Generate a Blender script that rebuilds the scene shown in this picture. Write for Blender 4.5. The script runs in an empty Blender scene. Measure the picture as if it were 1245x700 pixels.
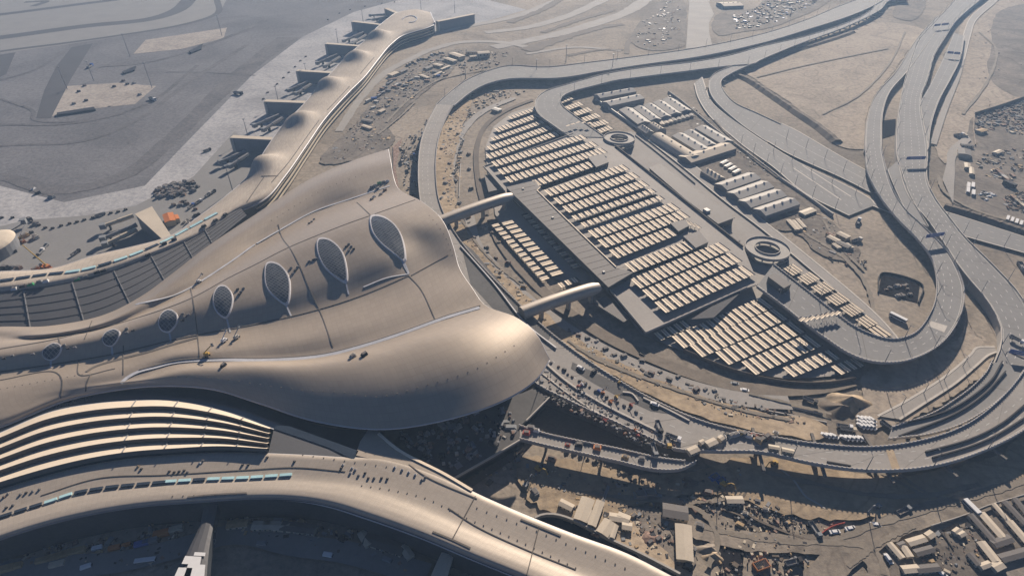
import bpy, bmesh, math, random
from mathutils import Vector, Matrix
from mathutils.bvhtree import BVHTree
R = math.radians
rnd = random.Random(7)
scn = bpy.context.scene
COL = scn.collection

# ---------------- camera, sky, sun, exposure ----------------
F, PITCH, HC = 747.0, R(36.4), 270.0          # focal length (photo pixels), downward pitch, height in metres
cam_d = bpy.data.cameras.new("camera"); cam = bpy.data.objects.new("camera", cam_d); COL.objects.link(cam)
cam.location = (0, 0, HC); cam.rotation_euler = (math.pi/2 - PITCH, 0, 0)
cam_d.sensor_width = 36.0; cam_d.lens = 36.0*F/1245.0; cam_d.clip_start = 1; cam_d.clip_end = 20000
scn.camera = cam
SUN_EL, SUN_AZ = R(24), R(16)                  # azimuth: clockwise from +Y
w = bpy.data.worlds.new("World"); scn.world = w; w.use_nodes = True
nt = w.node_tree; bg = nt.nodes["Background"]
sky = nt.nodes.new("ShaderNodeTexSky"); sky.sky_type = 'NISHITA'; sky.sun_disc = False
sky.sun_elevation = SUN_EL; sky.sun_rotation = SUN_AZ; sky.dust_density = 0.1; sky.air_density = 0.36; sky.ozone_density = 5.0
nt.links.new(sky.outputs[0], bg.inputs[0]); bg.inputs[1].default_value = 0.05
sd = bpy.data.lights.new("sun", 'SUN'); sd.energy = 5.0; sd.angle = R(0.6); sd.color = (1.0, 0.86, 0.71)
so = bpy.data.objects.new("sun", sd); COL.objects.link(so)
sv = Vector((math.sin(SUN_AZ)*math.cos(SUN_EL), math.cos(SUN_AZ)*math.cos(SUN_EL), math.sin(SUN_EL)))
so.rotation_euler = sv.to_track_quat('Z', 'Y').to_euler(); so.location = (300, 900, 500)
vs = scn.view_settings; vs.view_transform = 'Standard'; vs.look = 'None'; vs.gamma = 1; vs.use_curve_mapping = False
vs.exposure = 0.95
scn.cycles.volume_step_rate = 4; scn.cycles.max_bounces = 5; scn.cycles.diffuse_bounces = 2; scn.cycles.volume_bounces = 0; scn.cycles.volume_max_steps = 64

# ---------------- geometry helpers ----------------
cP, sP = math.cos(PITCH), math.sin(PITCH)
def ray(x, y):
    dx = (x-622.5)/F; dy = -(y-350)/F
    return Vector((dx, cP+dy*sP, -sP+dy*cP)).normalized()
def P(x, y, z=0.0):
    d = ray(x, y); t = (z-HC)/d.z
    return Vector((0, 0, HC)) + d*t
def spl(pts, n, closed=False):
    """n samples, evenly spaced, on a Catmull-Rom curve through pts"""
    pts = [Vector(p) for p in pts]
    if len(pts) == 2:
        return [pts[0].lerp(pts[1], i/(n-1)) for i in range(n)]
    k = len(pts); dense = []
    segs = k if closed else k-1
    for i in range(segs):
        if closed:
            p0, p1, p2, p3 = pts[i-1], pts[i], pts[(i+1) % k], pts[(i+2) % k]
        else:
            p1, p2 = pts[i], pts[i+1]
            p0 = pts[i-1] if i > 0 else p1*2-p2
            p3 = pts[i+2] if i+2 < k else p2*2-p1
        d1 = max((p1-p0).length, 1e-6)**.5; d2 = max((p2-p1).length, 1e-6)**.5; d3 = max((p3-p2).length, 1e-6)**.5
        m1 = (p1-p0)/d1-(p2-p0)/(d1+d2)+(p2-p1)/d2; m2 = (p2-p1)/d2-(p3-p1)/(d2+d3)+(p3-p2)/d3
        m1 = m1*d2; m2 = m2*d2
        for j in range(24):
            t = j/24; t2 = t*t; t3 = t2*t
            dense.append(p1*(2*t3-3*t2+1)+m1*(t3-2*t2+t)+p2*(-2*t3+3*t2)+m2*(t3-t2))
    dense.append(pts[0].copy() if closed else pts[-1].copy())
    acc = [0.0]
    for a, b in zip(dense, dense[1:]): acc.append(acc[-1]+(b-a).length)
    out = []; j = 0; T = acc[-1]
    for i in range(n):
        s = T*i/(n if closed else n-1)
        while j < len(acc)-2 and acc[j+1] < s: j += 1
        q = (s-acc[j])/max(acc[j+1]-acc[j], 1e-9)
        out.append(dense[j].lerp(dense[j+1], min(max(q, 0), 1)))
    return out
def px(pts, z=0.0):
    return [P(p[0], p[1], p[2] if len(p) > 2 else z) for p in pts]
def plen(pts): return sum((b-a).length for a, b in zip(pts, pts[1:]))
def flat(v): return Vector((v.x, v.y, 0))
def nrm2(v):
    v = flat(v); return v/v.length if v.length > 1e-9 else Vector((1, 0, 0))
def side(pts, i):
    a = pts[max(i-1, 0)]; b = pts[min(i+1, len(pts)-1)]; t = nrm2(b-a)
    return Vector((-t.y, t.x, 0))
def off(pts, d): return [p+side(pts, i)*d for i, p in enumerate(pts)]
def raise_(pts, dz): return [p+Vector((0, 0, dz)) for p in pts]

class MB:
    def __init__(s): s.v = []; s.f = []; s.m = []; s.uv = {}
    def face(s, pts, m=0):
        n = len(s.v); s.v += [tuple(p) for p in pts]; s.f.append(tuple(range(n, n+len(pts)))); s.m.append(m)
    def box(s, c, size, rz=0.0, m=0, taper=1.0, skip_bottom=False):
        """c = centre of the base"""
        x, y, z = size[0]/2, size[1]/2, size[2]; cr, sr = math.cos(rz), math.sin(rz)
        n = len(s.v)
        for zz, k in ((0, 1.0), (z, taper)):
            for sx, sy in ((-1, -1), (1, -1), (1, 1), (-1, 1)):
                a, b = sx*x*k, sy*y*k
                s.v.append((c[0]+a*cr-b*sr, c[1]+a*sr+b*cr, c[2]+zz))
        fs = [(4, 5, 6, 7), (0, 1, 5, 4), (1, 2, 6, 5), (2, 3, 7, 6), (3, 0, 4, 7)]
        if not skip_bottom: fs.append((3, 2, 1, 0))
        for f in fs: s.f.append(tuple(n+i for i in f)); s.m.append(m)
    def prism(s, poly, z0, z1, m=0):
        poly = [Vector((p[0], p[1], 0)) for p in poly]
        A = sum(a.x*b.y-b.x*a.y for a, b in zip(poly, poly[1:]+poly[:1]))
        if A < 0: poly.reverse()
        n = len(s.v); k = len(poly)
        s.v += [(p.x, p.y, z0) for p in poly]+[(p.x, p.y, z1) for p in poly]
        s.f.append(tuple(n+k+i for i in range(k))); s.m.append(m)
        s.f.append(tuple(n+k-1-i for i in range(k))); s.m.append(m)
        for i in range(k):
            j = (i+1) % k; s.f.append((n+i, n+j, n+k+j, n+k+i)); s.m.append(m)
    def grid(s, rows, m=0, uv=False, flip=False):
        n = len(s.v); k = len(rows[0])
        for r in rows: s.v += [tuple(p) for p in r]
        for i in range(len(rows)-1):
            for j in range(k-1):
                q = (n+i*k+j, n+i*k+j+1, n+(i+1)*k+j+1, n+(i+1)*k+j)
                if flip: q = q[::-1]
                if uv: s.uv[len(s.f)] = [((idx-n)//k, (idx-n) % k) for idx in q]
                s.f.append(q); s.m.append(m)
    def strip(s, A, B, m=0):
        """sheet between two polylines, facing up when A is left of B"""
        n = len(s.v); k = len(A)
        s.v += [tuple(p) for p in A]+[tuple(p) for p in B]
        for i in range(k-1):
            s.f.append((n+i, n+k+i, n+k+i+1, n+i+1)); s.m.append(m)
    def wall(s, pts, w, h, m=0, dz=0.0):
        """upright band of width w and height h along a polyline, seen from all sides"""
        L = raise_(off(pts, w/2), dz); Rr = raise_(off(pts, -w/2), dz)
        s.strip(raise_(L, h), raise_(Rr, h), m); s.strip(L, raise_(L, h), m); s.strip(raise_(Rr, h), Rr, m)
        for i in (0, -1): s.face([L[i], Rr[i], raise_([Rr[i]], h)[0], raise_([L[i]], h)[0]], m)
    def tube(s, pts, r, n=8, m=0, r2=None, cap=True):
        rings = []; k = len(pts)
        for i, p in enumerate(pts):
            p = Vector(p); a = Vector(pts[max(i-1, 0)]); b = Vector(pts[min(i+1, k-1)]); t = (b-a).normalized()
            u = t.cross(Vector((0, 0, 1)))
            u = u.normalized() if u.length > 1e-4 else Vector((1, 0, 0))
            v = u.cross(t); rr = r if r2 is None else r+(r2-r)*i/(k-1)
            rings.append([p+(u*math.cos(q)+v*math.sin(q))*rr for q in [2*math.pi*j/n for j in range(n)]])
        base = len(s.v)
        for g in rings: s.v += [tuple(p) for p in g]
        for i in range(k-1):
            for j in range(n):
                s.f.append((base+i*n+j, base+i*n+(j+1) % n, base+(i+1)*n+(j+1) % n, base+(i+1)*n+j)); s.m.append(m)
        if cap:
            s.f.append(tuple(base+j for j in reversed(range(n)))); s.m.append(m)
            s.f.append(tuple(base+(k-1)*n+j for j in range(n))); s.m.append(m)
    def build(s, name, mats, parent=None, origin=None, smooth=False):
        if not isinstance(mats, (list, tuple)): mats = [mats]
        if parent is not None and origin is None: origin = Vector((0, 0, 0)) if parent.get('_local') else parent.location.copy()
        if origin is None:
            xs = [p[0] for p in s.v]; ys = [p[1] for p in s.v]; zs = [p[2] for p in s.v]
            origin = Vector(((min(xs)+max(xs))/2, (min(ys)+max(ys))/2, min(zs)))
        o3 = tuple(origin)
        me = bpy.data.meshes.new(name)
        me.from_pydata([(p[0]-o3[0], p[1]-o3[1], p[2]-o3[2]) for p in s.v], [], s.f)
        for mm in mats: me.materials.append(mm)
        me.polygons.foreach_set('material_index', s.m)
        if smooth: me.polygons.foreach_set('use_smooth', [True]*len(s.f))
        if s.uv:
            ul = me.uv_layers.new(name='UVMap')
            for fi, uvs in s.uv.items():
                for li, c in zip(me.polygons[fi].loop_indices, uvs): ul.data[li].uv = c
        me.update()
        ob = bpy.data.objects.new(name, me); COL.objects.link(ob)
        if parent is not None: ob.parent = parent
        else: ob.location = origin
        return ob
ALL = []
def tag(o, label=None, cat=None, group=None, kind=None):
    if label: o['label'] = label
    if cat: o['category'] = cat
    if group: o['group'] = group
    if kind: o['kind'] = kind
    return o
def thing(name, label, cat, loc=(0, 0, 0), rz=0.0, group=None, local=False):
    o = bpy.data.objects.new(name, None); COL.objects.link(o); o.location = loc; o.rotation_euler = (0, 0, rz)
    o.empty_display_size = 0.5
    if local: o['_local'] = 1
    return tag(o, label, cat, group)
def kids(o): return [c for c in CH.get(o.name, [])] if False else list(o.children)
def copy_tree(o, parent=None, depth=0):
    c = o.copy(); COL.objects.link(c)
    if parent is not None: c.parent = parent; c.matrix_parent_inverse = o.matrix_parent_inverse
    for ch in list(o.children): copy_tree(ch, c, depth+1)
    return c
def ordn(i):
    W = ['first', 'second', 'third', 'fourth', 'fifth', 'sixth', 'seventh', 'eighth', 'ninth', 'tenth', 'eleventh', 'twelfth']
    if i < 12: return W[i]
    n = i+1
    return f"{n}{'th' if 10 < n % 100 < 14 else {1:'st',2:'nd',3:'rd'}.get(n % 10,'th')}"

# ---------------- materials ----------------
def mat(name, col, rough=0.8, var=0.25, scale=0.05, metal=0.0, fine=0.8, bump=0.0, tint=None, spec=0.3, detail=6):
    """diffuse surface whose colour drifts by two scales of noise in world space"""
    m = bpy.data.materials.new(name); m.use_nodes = True; n = m.node_tree.nodes; l = m.node_tree.links
    b = n['Principled BSDF']; b.inputs['Roughness'].default_value = rough; b.inputs['Metallic'].default_value = metal
    b.inputs['Specular IOR Level'].default_value = spec
    if var <= 0:
        b.inputs['Base Color'].default_value = (*col, 1); return m
    g = n.new('ShaderNodeNewGeometry')
    n1 = n.new('ShaderNodeTexNoise'); n1.inputs['Scale'].default_value = scale; n1.inputs['Detail'].default_value = detail; n1.inputs['Roughness'].default_value = .62
    n2 = n.new('ShaderNodeTexNoise'); n2.inputs['Scale'].default_value = fine; n2.inputs['Detail'].default_value = 3
    for q in (n1, n2): l.new(g.outputs['Position'], q.inputs['Vector'])
    mx = n.new('ShaderNodeMath'); mx.operation = 'MULTIPLY_ADD'; mx.inputs[1].default_value = .4
    l.new(n2.outputs[0], mx.inputs[0])
    sc = n.new('ShaderNodeMath'); sc.operation = 'MULTIPLY'; sc.inputs[1].default_value = .6; l.new(n1.outputs[0], sc.inputs[0]); l.new(sc.outputs[0], mx.inputs[2])
    r = n.new('ShaderNodeValToRGB'); e = r.color_ramp.elements
    t = tint or col
    e[0].position = .3; e[1].position = .7
    e[0].color = (*[c*(1-var) for c in col], 1); e[1].color = (*[min(c*(1+var), .95) for c in t], 1)
    l.new(mx.outputs[0], r.inputs[0]); l.new(r.outputs[0], b.inputs['Base Color'])
    if bump:
        bp = n.new('ShaderNodeBump'); bp.inputs['Strength'].default_value = bump; bp.inputs['Distance'].default_value = 1.0
        l.new(mx.outputs[0], bp.inputs['Height']); l.new(bp.outputs[0], b.inputs['Normal'])
    return m
def panel_mat(name, col, rough=.42, nu=1.0, nv=1.0, var=.10, line=.75, metal=0.0, spec=.25):
    """cladding: panels from the loft's UV grid, each a slightly different tone, dark joints"""
    m = bpy.data.materials.new(name); m.use_nodes = True; n = m.node_tree.nodes; l = m.node_tree.links
    b = n['Principled BSDF']; b.inputs['Roughness'].default_value = rough; b.inputs['Metallic'].default_value = metal; b.inputs['Specular IOR Level'].default_value = spec
    uv = n.new('ShaderNodeUVMap'); mp = n.new('ShaderNodeMapping'); mp.inputs['Scale'].default_value = (nu, nv, 1); l.new(uv.outputs[0], mp.inputs[0])
    fl = n.new('ShaderNodeVectorMath'); fl.operation = 'FLOOR'; l.new(mp.outputs[0], fl.inputs[0])
    wn = n.new('ShaderNodeTexWhiteNoise'); l.new(fl.outputs[0], wn.inputs['Vector'])
    fr = n.new('ShaderNodeVectorMath'); fr.operation = 'FRACTION'; l.new(mp.outputs[0], fr.inputs[0])
    sp = n.new('ShaderNodeSeparateXYZ'); l.new(fr.outputs[0], sp.inputs[0])
    ls = []
    for ax in ('X', 'Y'):
        c = n.new('ShaderNodeMath'); c.operation = 'LESS_THAN'; c.inputs[1].default_value = .09; l.new(sp.outputs[ax], c.inputs[0]); ls.append(c)
    mxm = n.new('ShaderNodeMath'); mxm.operation = 'MAXIMUM'; l.new(ls[0].outputs[0], mxm.inputs[0]); l.new(ls[1].outputs[0], mxm.inputs[1])
    g = n.new('ShaderNodeNewGeometry'); ns = n.new('ShaderNodeTexNoise'); ns.inputs['Scale'].default_value = .04; ns.inputs['Detail'].default_value = 7; l.new(g.outputs['Position'], ns.inputs['Vector'])
    ad = n.new('ShaderNodeMath'); ad.operation = 'MULTIPLY_ADD'; ad.inputs[1].default_value = .5; l.new(wn.outputs[0], ad.inputs[0])
    l.new(ns.outputs[0], ad.inputs[2])
    r = n.new('ShaderNodeValToRGB'); e = r.color_ramp.elements; e[0].position = .35; e[1].position = 1.1 if False else 1.0
    e[0].color = (*[c*(1-var) for c in col], 1); e[1].color = (*[c*(1+var) for c in col], 1); l.new(ad.outputs[0], r.inputs[0])
    mix = n.new('ShaderNodeMixRGB'); mix.blend_type = 'MULTIPLY'; mix.inputs[2].default_value = (line, line, line, 1)
    l.new(mxm.outputs[0], mix.inputs[0]); l.new(r.outputs[0], mix.inputs[1]); l.new(mix.outputs[0], b.inputs['Base Color'])
    return m
def ground_mat(name, c1, c2, c3, scale=.006, tracks=.45):
    """bare site soil: broad patches, fine grit and swirling wheel tracks"""
    m = bpy.data.materials.new(name); m.use_nodes = True; n = m.node_tree.nodes; l = m.node_tree.links
    b = n['Principled BSDF']; b.inputs['Roughness'].default_value = .95; b.inputs['Specular IOR Level'].default_value = .1
    g = n.new('ShaderNodeNewGeometry')
    n1 = n.new('ShaderNodeTexNoise'); n1.inputs['Scale'].default_value = scale; n1.inputs['Detail'].default_value = 9; n1.inputs['Roughness'].default_value = .6
    n1.inputs['Distortion'].default_value = .6
    n2 = n.new('ShaderNodeTexNoise'); n2.inputs['Scale'].default_value = .25; n2.inputs['Detail'].default_value = 5; n2.inputs['Roughness'].default_value = .7
    wv = n.new('ShaderNodeTexNoise'); wv.inputs['Scale'].default_value = .013; wv.inputs['Detail'].default_value = 2.5; wv.inputs['Distortion'].default_value = 1.2
    sb = n.new('ShaderNodeMath'); sb.operation = 'MULTIPLY_ADD'; sb.inputs[1].default_value = 7.0; sb.inputs[2].default_value = 0; l.new(wv.outputs[0], sb.inputs[0])
    fr = n.new('ShaderNodeMath'); fr.operation = 'PINGPONG'; fr.inputs[1].default_value = .5; l.new(sb.outputs[0], fr.inputs[0])
    for q in (n1, n2, wv): l.new(g.outputs['Position'], q.inputs['Vector'])
    r = n.new('ShaderNodeValToRGB'); r.color_ramp.elements[0].position = .33; r.color_ramp.elements[1].position = .68
    r.color_ramp.elements[0].color = (*c1, 1); r.color_ramp.elements[1].color = (*c3, 1); e = r.color_ramp.elements.new(.5); e.color = (*c2, 1)
    l.new(n1.outputs[0], r.inputs[0])
    r2 = n.new('ShaderNodeValToRGB'); r2.color_ramp.elements[0].position = .35; r2.color_ramp.elements[1].position = .6
    r2.color_ramp.elements[0].color = (.72, .72, .74, 1); r2.color_ramp.elements[1].color = (1.06, 1.05, 1.03, 1); l.new(n2.outputs[0], r2.inputs[0])
    r3 = n.new('ShaderNodeValToRGB'); r3.color_ramp.elements[0].position = .0; r3.color_ramp.elements[1].position = .13
    k = 1-.45*tracks; r3.color_ramp.elements[0].color = (k, k, k, 1); r3.color_ramp.elements[1].color = (1, 1, 1, 1); l.new(fr.outputs[0], r3.inputs[0])
    a = n.new('ShaderNodeMixRGB'); a.blend_type = 'MULTIPLY'; a.inputs[0].default_value = 1; l.new(r.outputs[0], a.inputs[1]); l.new(r2.outputs[0], a.inputs[2])
    c = n.new('ShaderNodeMixRGB'); c.blend_type = 'MULTIPLY'; c.inputs[0].default_value = 1; l.new(a.outputs[0], c.inputs[1]); l.new(r3.outputs[0], c.inputs[2])
    l.new(c.outputs[0], b.inputs['Base Color'])
    bp = n.new('ShaderNodeBump'); bp.inputs['Strength'].default_value = .5; bp.inputs['Distance'].default_value = .6; l.new(n2.outputs[0], bp.inputs['Height']); l.new(bp.outputs[0], b.inputs['Normal'])
    return m
M = {}
M['soil'] = ground_mat('site_soil', (.165, .145, .122), (.26, .226, .187), (.345, .298, .245))
M['sand'] = ground_mat('pale_sand', (.26, .225, .185), (.33, .283, .232), (.38, .328, .268), .012, .5)
M['dig'] = ground_mat('dug_sand', (.24, .19, .135), (.34, .27, .19), (.42, .34, .25), .02, .5)
M['yard'] = ground_mat('yard_dirt', (.13, .115, .10), (.18, .16, .14), (.24, .21, .18), .02, .6)
M['pier_conc'] = mat('shaded_pier_concrete', (.15, .14, .13), .95, .2, .2, spec=.05)  # bridge concrete with the shade under the decks put into its colour
M['asphalt_mid'] = ground_mat('rubbered_asphalt', (.095, .095, .102), (.125, .124, .132), (.15, .149, .155), .02, .1)
M['track'] = mat('wheel_track_soil', (.19, .165, .135), .95, .3, .08)
M['bank'] = mat('dark_soil_and_shade', (.12, .10, .082), .95, .3, .05)  # dark soil; its tone also carries the shade of slopes and pits
M['asphalt'] = ground_mat('apron_asphalt', (.115, .116, .126), (.15, .151, .162), (.185, .185, .195), .008, .18)
M['asphalt_dark'] = mat('fresh_asphalt', (.055, .055, .062), .85, .2, .02)
M['concrete'] = ground_mat('apron_concrete', (.26, .26, .27), (.34, .34, .35), (.41, .405, .41), .012, .2)
M['patch'] = ground_mat('pale_patch', (.28, .25, .225), (.33, .30, .27), (.38, .345, .31), .03, .3)
M['road'] = mat('road_asphalt', (.19, .186, .182), .9, .13, .035, fine=.5)
M['road_pale'] = mat('dusty_road', (.26, .243, .225), .92, .16, .03, fine=.5)
M['deckdark'] = mat('curb_asphalt_and_deck_shade', (.075, .073, .073), .85, .25, .06, fine=.5)
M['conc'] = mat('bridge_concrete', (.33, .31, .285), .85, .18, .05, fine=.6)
M['kerb'] = mat('kerb_concrete', (.42, .39, .35), .85, .15, .1)
M['white'] = mat('road_paint', (.4, .39, .375), .8, .25, .3)
M['roof'] = panel_mat('bronze_cladding', (.35, .292, .23), .44, 1, 1, .05, .91, metal=.3, spec=.45)
M['roof_pier'] = panel_mat('pier_cladding', (.36, .315, .265), .5, 1, 1, .06, .88, metal=.25)
M['roof_far'] = panel_mat('far_pier_cladding', (.36, .315, .265), .8, 1, 1, .12, .84, spec=.12)
M['court_grey'] = mat('grey_shaded_court_sheet', (.08, .08, .084), .6, .12, .03)  # same sheet as the lit court, its shade put into the grey
M['court_lit'] = mat('sunlit_court_sheet', (.52, .45, .36), .5, .1, .03)  # sunlit copy of the court sheet, light put into the cream
M['rim'] = mat('rim_metal', (.42, .41, .42), .45, .08, .1)
M['seam'] = mat('roof_seam', (.11, .098, .088), .9, .1, .2)
M['gutter'] = mat('steel_gutter', (.42, .43, .46), .4, .15, .1)
M['glass'] = mat('dark_glass', (.03, .04, .055), .15, .2, .1, spec=.6)
M['cyan'] = mat('cyan_glazing', (.36, .55, .58), .25, .2, .08)
M['facade'] = mat('facade_glass', (.05, .055, .06), .25, .3, .08)
M['garage'] = mat('garage_roof_felt', (.115, .105, .10), .75, .08, .03)
M['deck'] = mat('garage_deck', (.27, .25, .23), .85, .15, .05, fine=.6)
M['dark'] = mat('void_shade', (.02, .02, .024), 1.0, .2, .1, spec=0.0)  # near black carries the shade of openings and hollows in the colour
M['cream'] = mat('cream_canopy', (.73, .615, .47), .8, .06, .2)
M['steel'] = mat('grey_steel', (.2, .2, .205), .75, .1, .3, spec=.12)
M['shed_grey'] = mat('shed_sheet', (.36, .34, .31), .8, .12, .06, fine=1.2)  # even grey sheet, same on every slope
M['shed_cream'] = mat('shed_cream_sheet', (.46, .40, .32), .85, .12, .06, fine=1.2)
M['cabin'] = mat('cabin_cream', (.44, .38, .29), .7, .15, .1)
M['cabin_w'] = mat('cabin_white', (.42, .40, .36), .6, .1, .1)
M['vwhite'] = mat('white_paint', (.6, .6, .6), .6, .04, .5, spec=.12)
M['vgrey'] = mat('grey_paint', (.2, .21, .22), .6, .04, .5, spec=.12)
M['vblack'] = mat('black_paint', (.03, .03, .035), .6, .04, .5, spec=.12)
M['vorange'] = mat('orange_paint', (.42, .15, .05), .5, .1, .5, spec=.12)
M['vred'] = mat('red_paint', (.3, .06, .045), .5, .1, .5, spec=.12)
M['vblue'] = mat('blue_paint', (.05, .11, .33), .5, .1, .5, spec=.12)
M['vyellow'] = mat('yellow_paint', (.42, .28, .08), .5, .1, .5, spec=.12)
M['vgreen'] = mat('green_paint', (.05, .3, .12), .5, .1, .5, spec=.12)
M['sign'] = mat('blue_sign', (.02, .055, .22), .4, .15, .5)
M['rubber'] = mat('rubber', (.02, .02, .02), .9, 0)
M['rust'] = mat('rusty_scrap', (.14, .09, .07), .9, .45, .4, tint=(.22, .15, .12))
M['mesh_brown'] = mat('brown_screen', (.15, .125, .10), .9, .3, .15)
M['wood'] = mat('timber', (.36, .26, .15), .85, .2, .4)

# ---------------- ground ----------------
g = MB(); S = 6000
g.face([(-S, -2000, 0), (S, -2000, 0), (S, 9000, 0), (-S, 9000, 0)])
tag(g.build('ground', M['soil']), kind='structure')
LAY = [0.0]
def zone(name, poly, m, z=None, smooth=False):
    """a sheet of ground with its own surface, each one above the last"""
    LAY[0] += .02
    pts = px(poly, 0.0)
    if m in (M['soil'], M['sand'], M['dig'], M['yard']):
        pts = spl(pts, 10*len(pts), closed=True); pts = [p+Vector((rnd.uniform(-1, 1), rnd.uniform(-1, 1), 0))*1.3 for p in pts]
    b = MB(); zz = LAY[0] if z is None else z
    p2 = [Vector((p.x, p.y, zz)) for p in pts]
    A = sum(a.x*c.y-c.x*a.y for a, c in zip(p2, p2[1:]+p2[:1]))
    if A < 0: p2.reverse()
    b.face(p2)
    return tag(b.build(name, m), kind='structure')
def band(name, pts, wm, m, n=40, wobble=0.0):
    LAY[0] += .02
    c = spl(px(pts), n)
    if isinstance(wm, (int, float)): wm = (wm, wm)
    L = []; Rr = []
    for i, p in enumerate(c):
        ww = wm[0]+(wm[1]-wm[0])*i/(n-1); ww *= 1+wobble*(rnd.random()-.5); s_ = side(c, i)
        L.append(p+s_*ww/2+Vector((0, 0, LAY[0]))); Rr.append(p-s_*ww/2+Vector((0, 0, LAY[0])))
    b = MB(); b.strip(L, Rr)
    return tag(b.build(name, m), kind='structure')
# ---------------- ground zones ----------------
zone('apron', [(-300, 240), (0, 226), (78, 246), (176, 226), (222, 178), (306, 92), (368, 45), (430, 15), (500, -3), (640, -60), (-900, -60)], M['asphalt'])
zone('apron', [(0, 226), (78, 246), (176, 226), (222, 178), (306, 92), (368, 45), (430, 15), (500, -4), (560, -8), (640, 12), (600, 24), (560, 34), (470, 62), (400, 112), (335, 200), (312, 232), (200, 300), (0, 345), (-150, 350), (-150, 232)], M['concrete'])
zone('apron', [(-100, 300), (30, 268), (105, 262), (165, 250), (235, 215), (285, 160), (330, 195), (312, 232), (200, 300), (0, 345), (-150, 350)], M['road'])
zone('apron', [(-900, -60), (640, -60), (470, -18), (420, -6), (275, 0), (268, 16), (219, 32), (150, 44), (77, 55), (0, 65), (-300, 95)], M['road'])
for pts, ww in (([(-120, 60), (0, 46), (103, 32), (180, 24), (213, 14), (231, -2), (236, -12)], 30), ([(-120, 85), (0, 63), (77, 53), (154, 42), (219, 31), (262, 18), (264, 0)], 12),
                ([(-120, 30), (0, 18), (70, 9), (140, 0), (200, -8)], 22), ([(30, 3), (55, 2), (40, 8)], 14)):
    band('taxiway', pts, ww, M['asphalt_dark'])
zone('apron_patch', [(87, 58), (113, 53), (87, 95), (62, 144), (44, 144), (54, 110), (69, 80)], M['asphalt_dark'])
zone('apron_patch', [(82, 105), (144, 101), (190, 105), (164, 127), (116, 132), (63, 142)], M['patch'])
zone('apron_patch', [(177, 49), (276, 34), (272, 47), (221, 60), (162, 66)], M['patch'])
zone('apron_patch', [(-20, 70), (19, 64), (8, 90), (-30, 110)], M['asphalt_dark'])
for pts, ww in (([(-60, 212), (0, 214), (78, 232), (150, 214), (205, 172), (290, 92), (350, 46)], (12, 34)), ([(-60, 180), (30, 176), (100, 172), (160, 150), (230, 100), (300, 55)], (5, 9)), ([(-60, 150), (20, 152), (90, 150), (150, 138)], (4, 7)), ([(0, 120), (40, 135), (42, 146), (90, 148), (170, 130), (240, 80)], (4, 6)),
                ([(200, 88), (240, 88), (310, 92)], 3), ([(120, 82), (180, 76), (260, 52), (330, 22)], (5, 12)), ([(0, 98), (40, 86), (80, 62)], 6)):
    band('apron_wear', pts, ww, M['asphalt_mid'], wobble=.15)
# pale graded lanes and dark verges beyond the pier
for pts, ww in (([(600, 58), (660, 46), (700, 36), (760, 16), (790, -4)], (22, 30)), ([(590, 40), (640, 34), (690, 20), (730, 2), (760, -12)], (18, 26)), ([(560, 34), (620, 22), (665, 6), (700, -10)], (16, 22)),
                ([(520, 62), (470, 88), (440, 118), (412, 160)], (14, 9)), ([(520, 62), (560, 52), (610, 52), (650, 60)], (14, 14)), ([(640, 66), (700, 58), (755, 62)], (8, 8))):
    band('haul_road', pts, ww, M['road_pale'], wobble=.25)
for pts, ww in (([(640, 62), (690, 45), (735, 33), (758, 30)], (26, 14)), ([(660, 40), (700, 26), (745, 13)], (12, 14)), ([(690, 68), (730, 61), (758, 61)], (10, 6)), ([(620, 28), (660, 12), (680, 0)], (14, 18))):
    band('verge', pts, ww, M['bank'], wobble=.5)
band('haul_road', [(762, 66), (764, 52), (776, 40), (798, 18), (812, 0), (820, -10)], 8, M['bank'], wobble=.3)
zone('road', [(834, 60), (836, 30), (838, 4), (832, -10), (868, -10), (862, 4), (868, 18), (862, 28), (862, 40), (866, 56)], M['road_pale'])
for a in (-.5, .5):
    pass
zone('yard', [(768, 52), (776, 30), (795, 8), (822, -6), (832, 4), (834, 40), (828, 58), (790, 62)], M['yard'])
zone('yard', [(880, 14), (912, 12), (945, -8), (1010, -8), (1000, 8), (965, 24), (938, 34), (900, 40), (876, 44), (866, 36)], M['yard'])
zone('yard', [(1092, 4), (1108, -8), (1122, -4), (1116, 22), (1104, 26), (1088, 22)], M['yard'])
zone('sand_field', [(904, 84), (940, 62), (985, 50), (1040, 34), (1080, 28), (1122, 36), (1104, 62), (1080, 96), (1062, 118), (1052, 146), (1049, 182), (1020, 178), (1000, 160), (960, 125), (925, 102)], M['sand'])
zone('sand_field', [(1165, 40), (1190, 10), (1240, 0), (1300, 20), (1300, 90), (1240, 122), (1185, 142), (1180, 180), (1150, 200), (1135, 175), (1140, 140), (1160, 90)], M['sand'])
zone('yard', [(1184, 141), (1246, 121), (1330, 100), (1330, 300), (1250, 282), (1200, 262), (1160, 248), (1152, 220), (1156, 190), (1175, 165)], M['yard'])
zone('yard', [(1205, 60), (1225, 10), (1330, 0), (1330, 90), (1240, 120), (1206, 100)], M['yard'])
zone('road', [(745, 178), (765, 160), (790, 168), (850, 215), (930, 268), (1000, 326), (1090, 410), (1085, 425), (1040, 400), (985, 365), (905, 300)], M['road_pale'])
zone('pit', [(634, 505), (660, 492), (720, 516), (782, 546), (796, 556), (740, 546), (680, 532), (640, 520)], M['bank'])  # flat sheet; the pit's shade is painted as dark soil
zone('pit', [(445, 535), (470, 522), (560, 512), (640, 480), (640, 520), (636, 552), (600, 575), (575, 592), (540, 580), (500, 556)], M['bank'])  # no hollow here: dark sheet paints the hall's shade on the ground
zone('yard', [(436, 156), (455, 122), (480, 98), (515, 74), (562, 60), (552, 84), (512, 116), (480, 146), (462, 160)], M['yard'])
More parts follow.
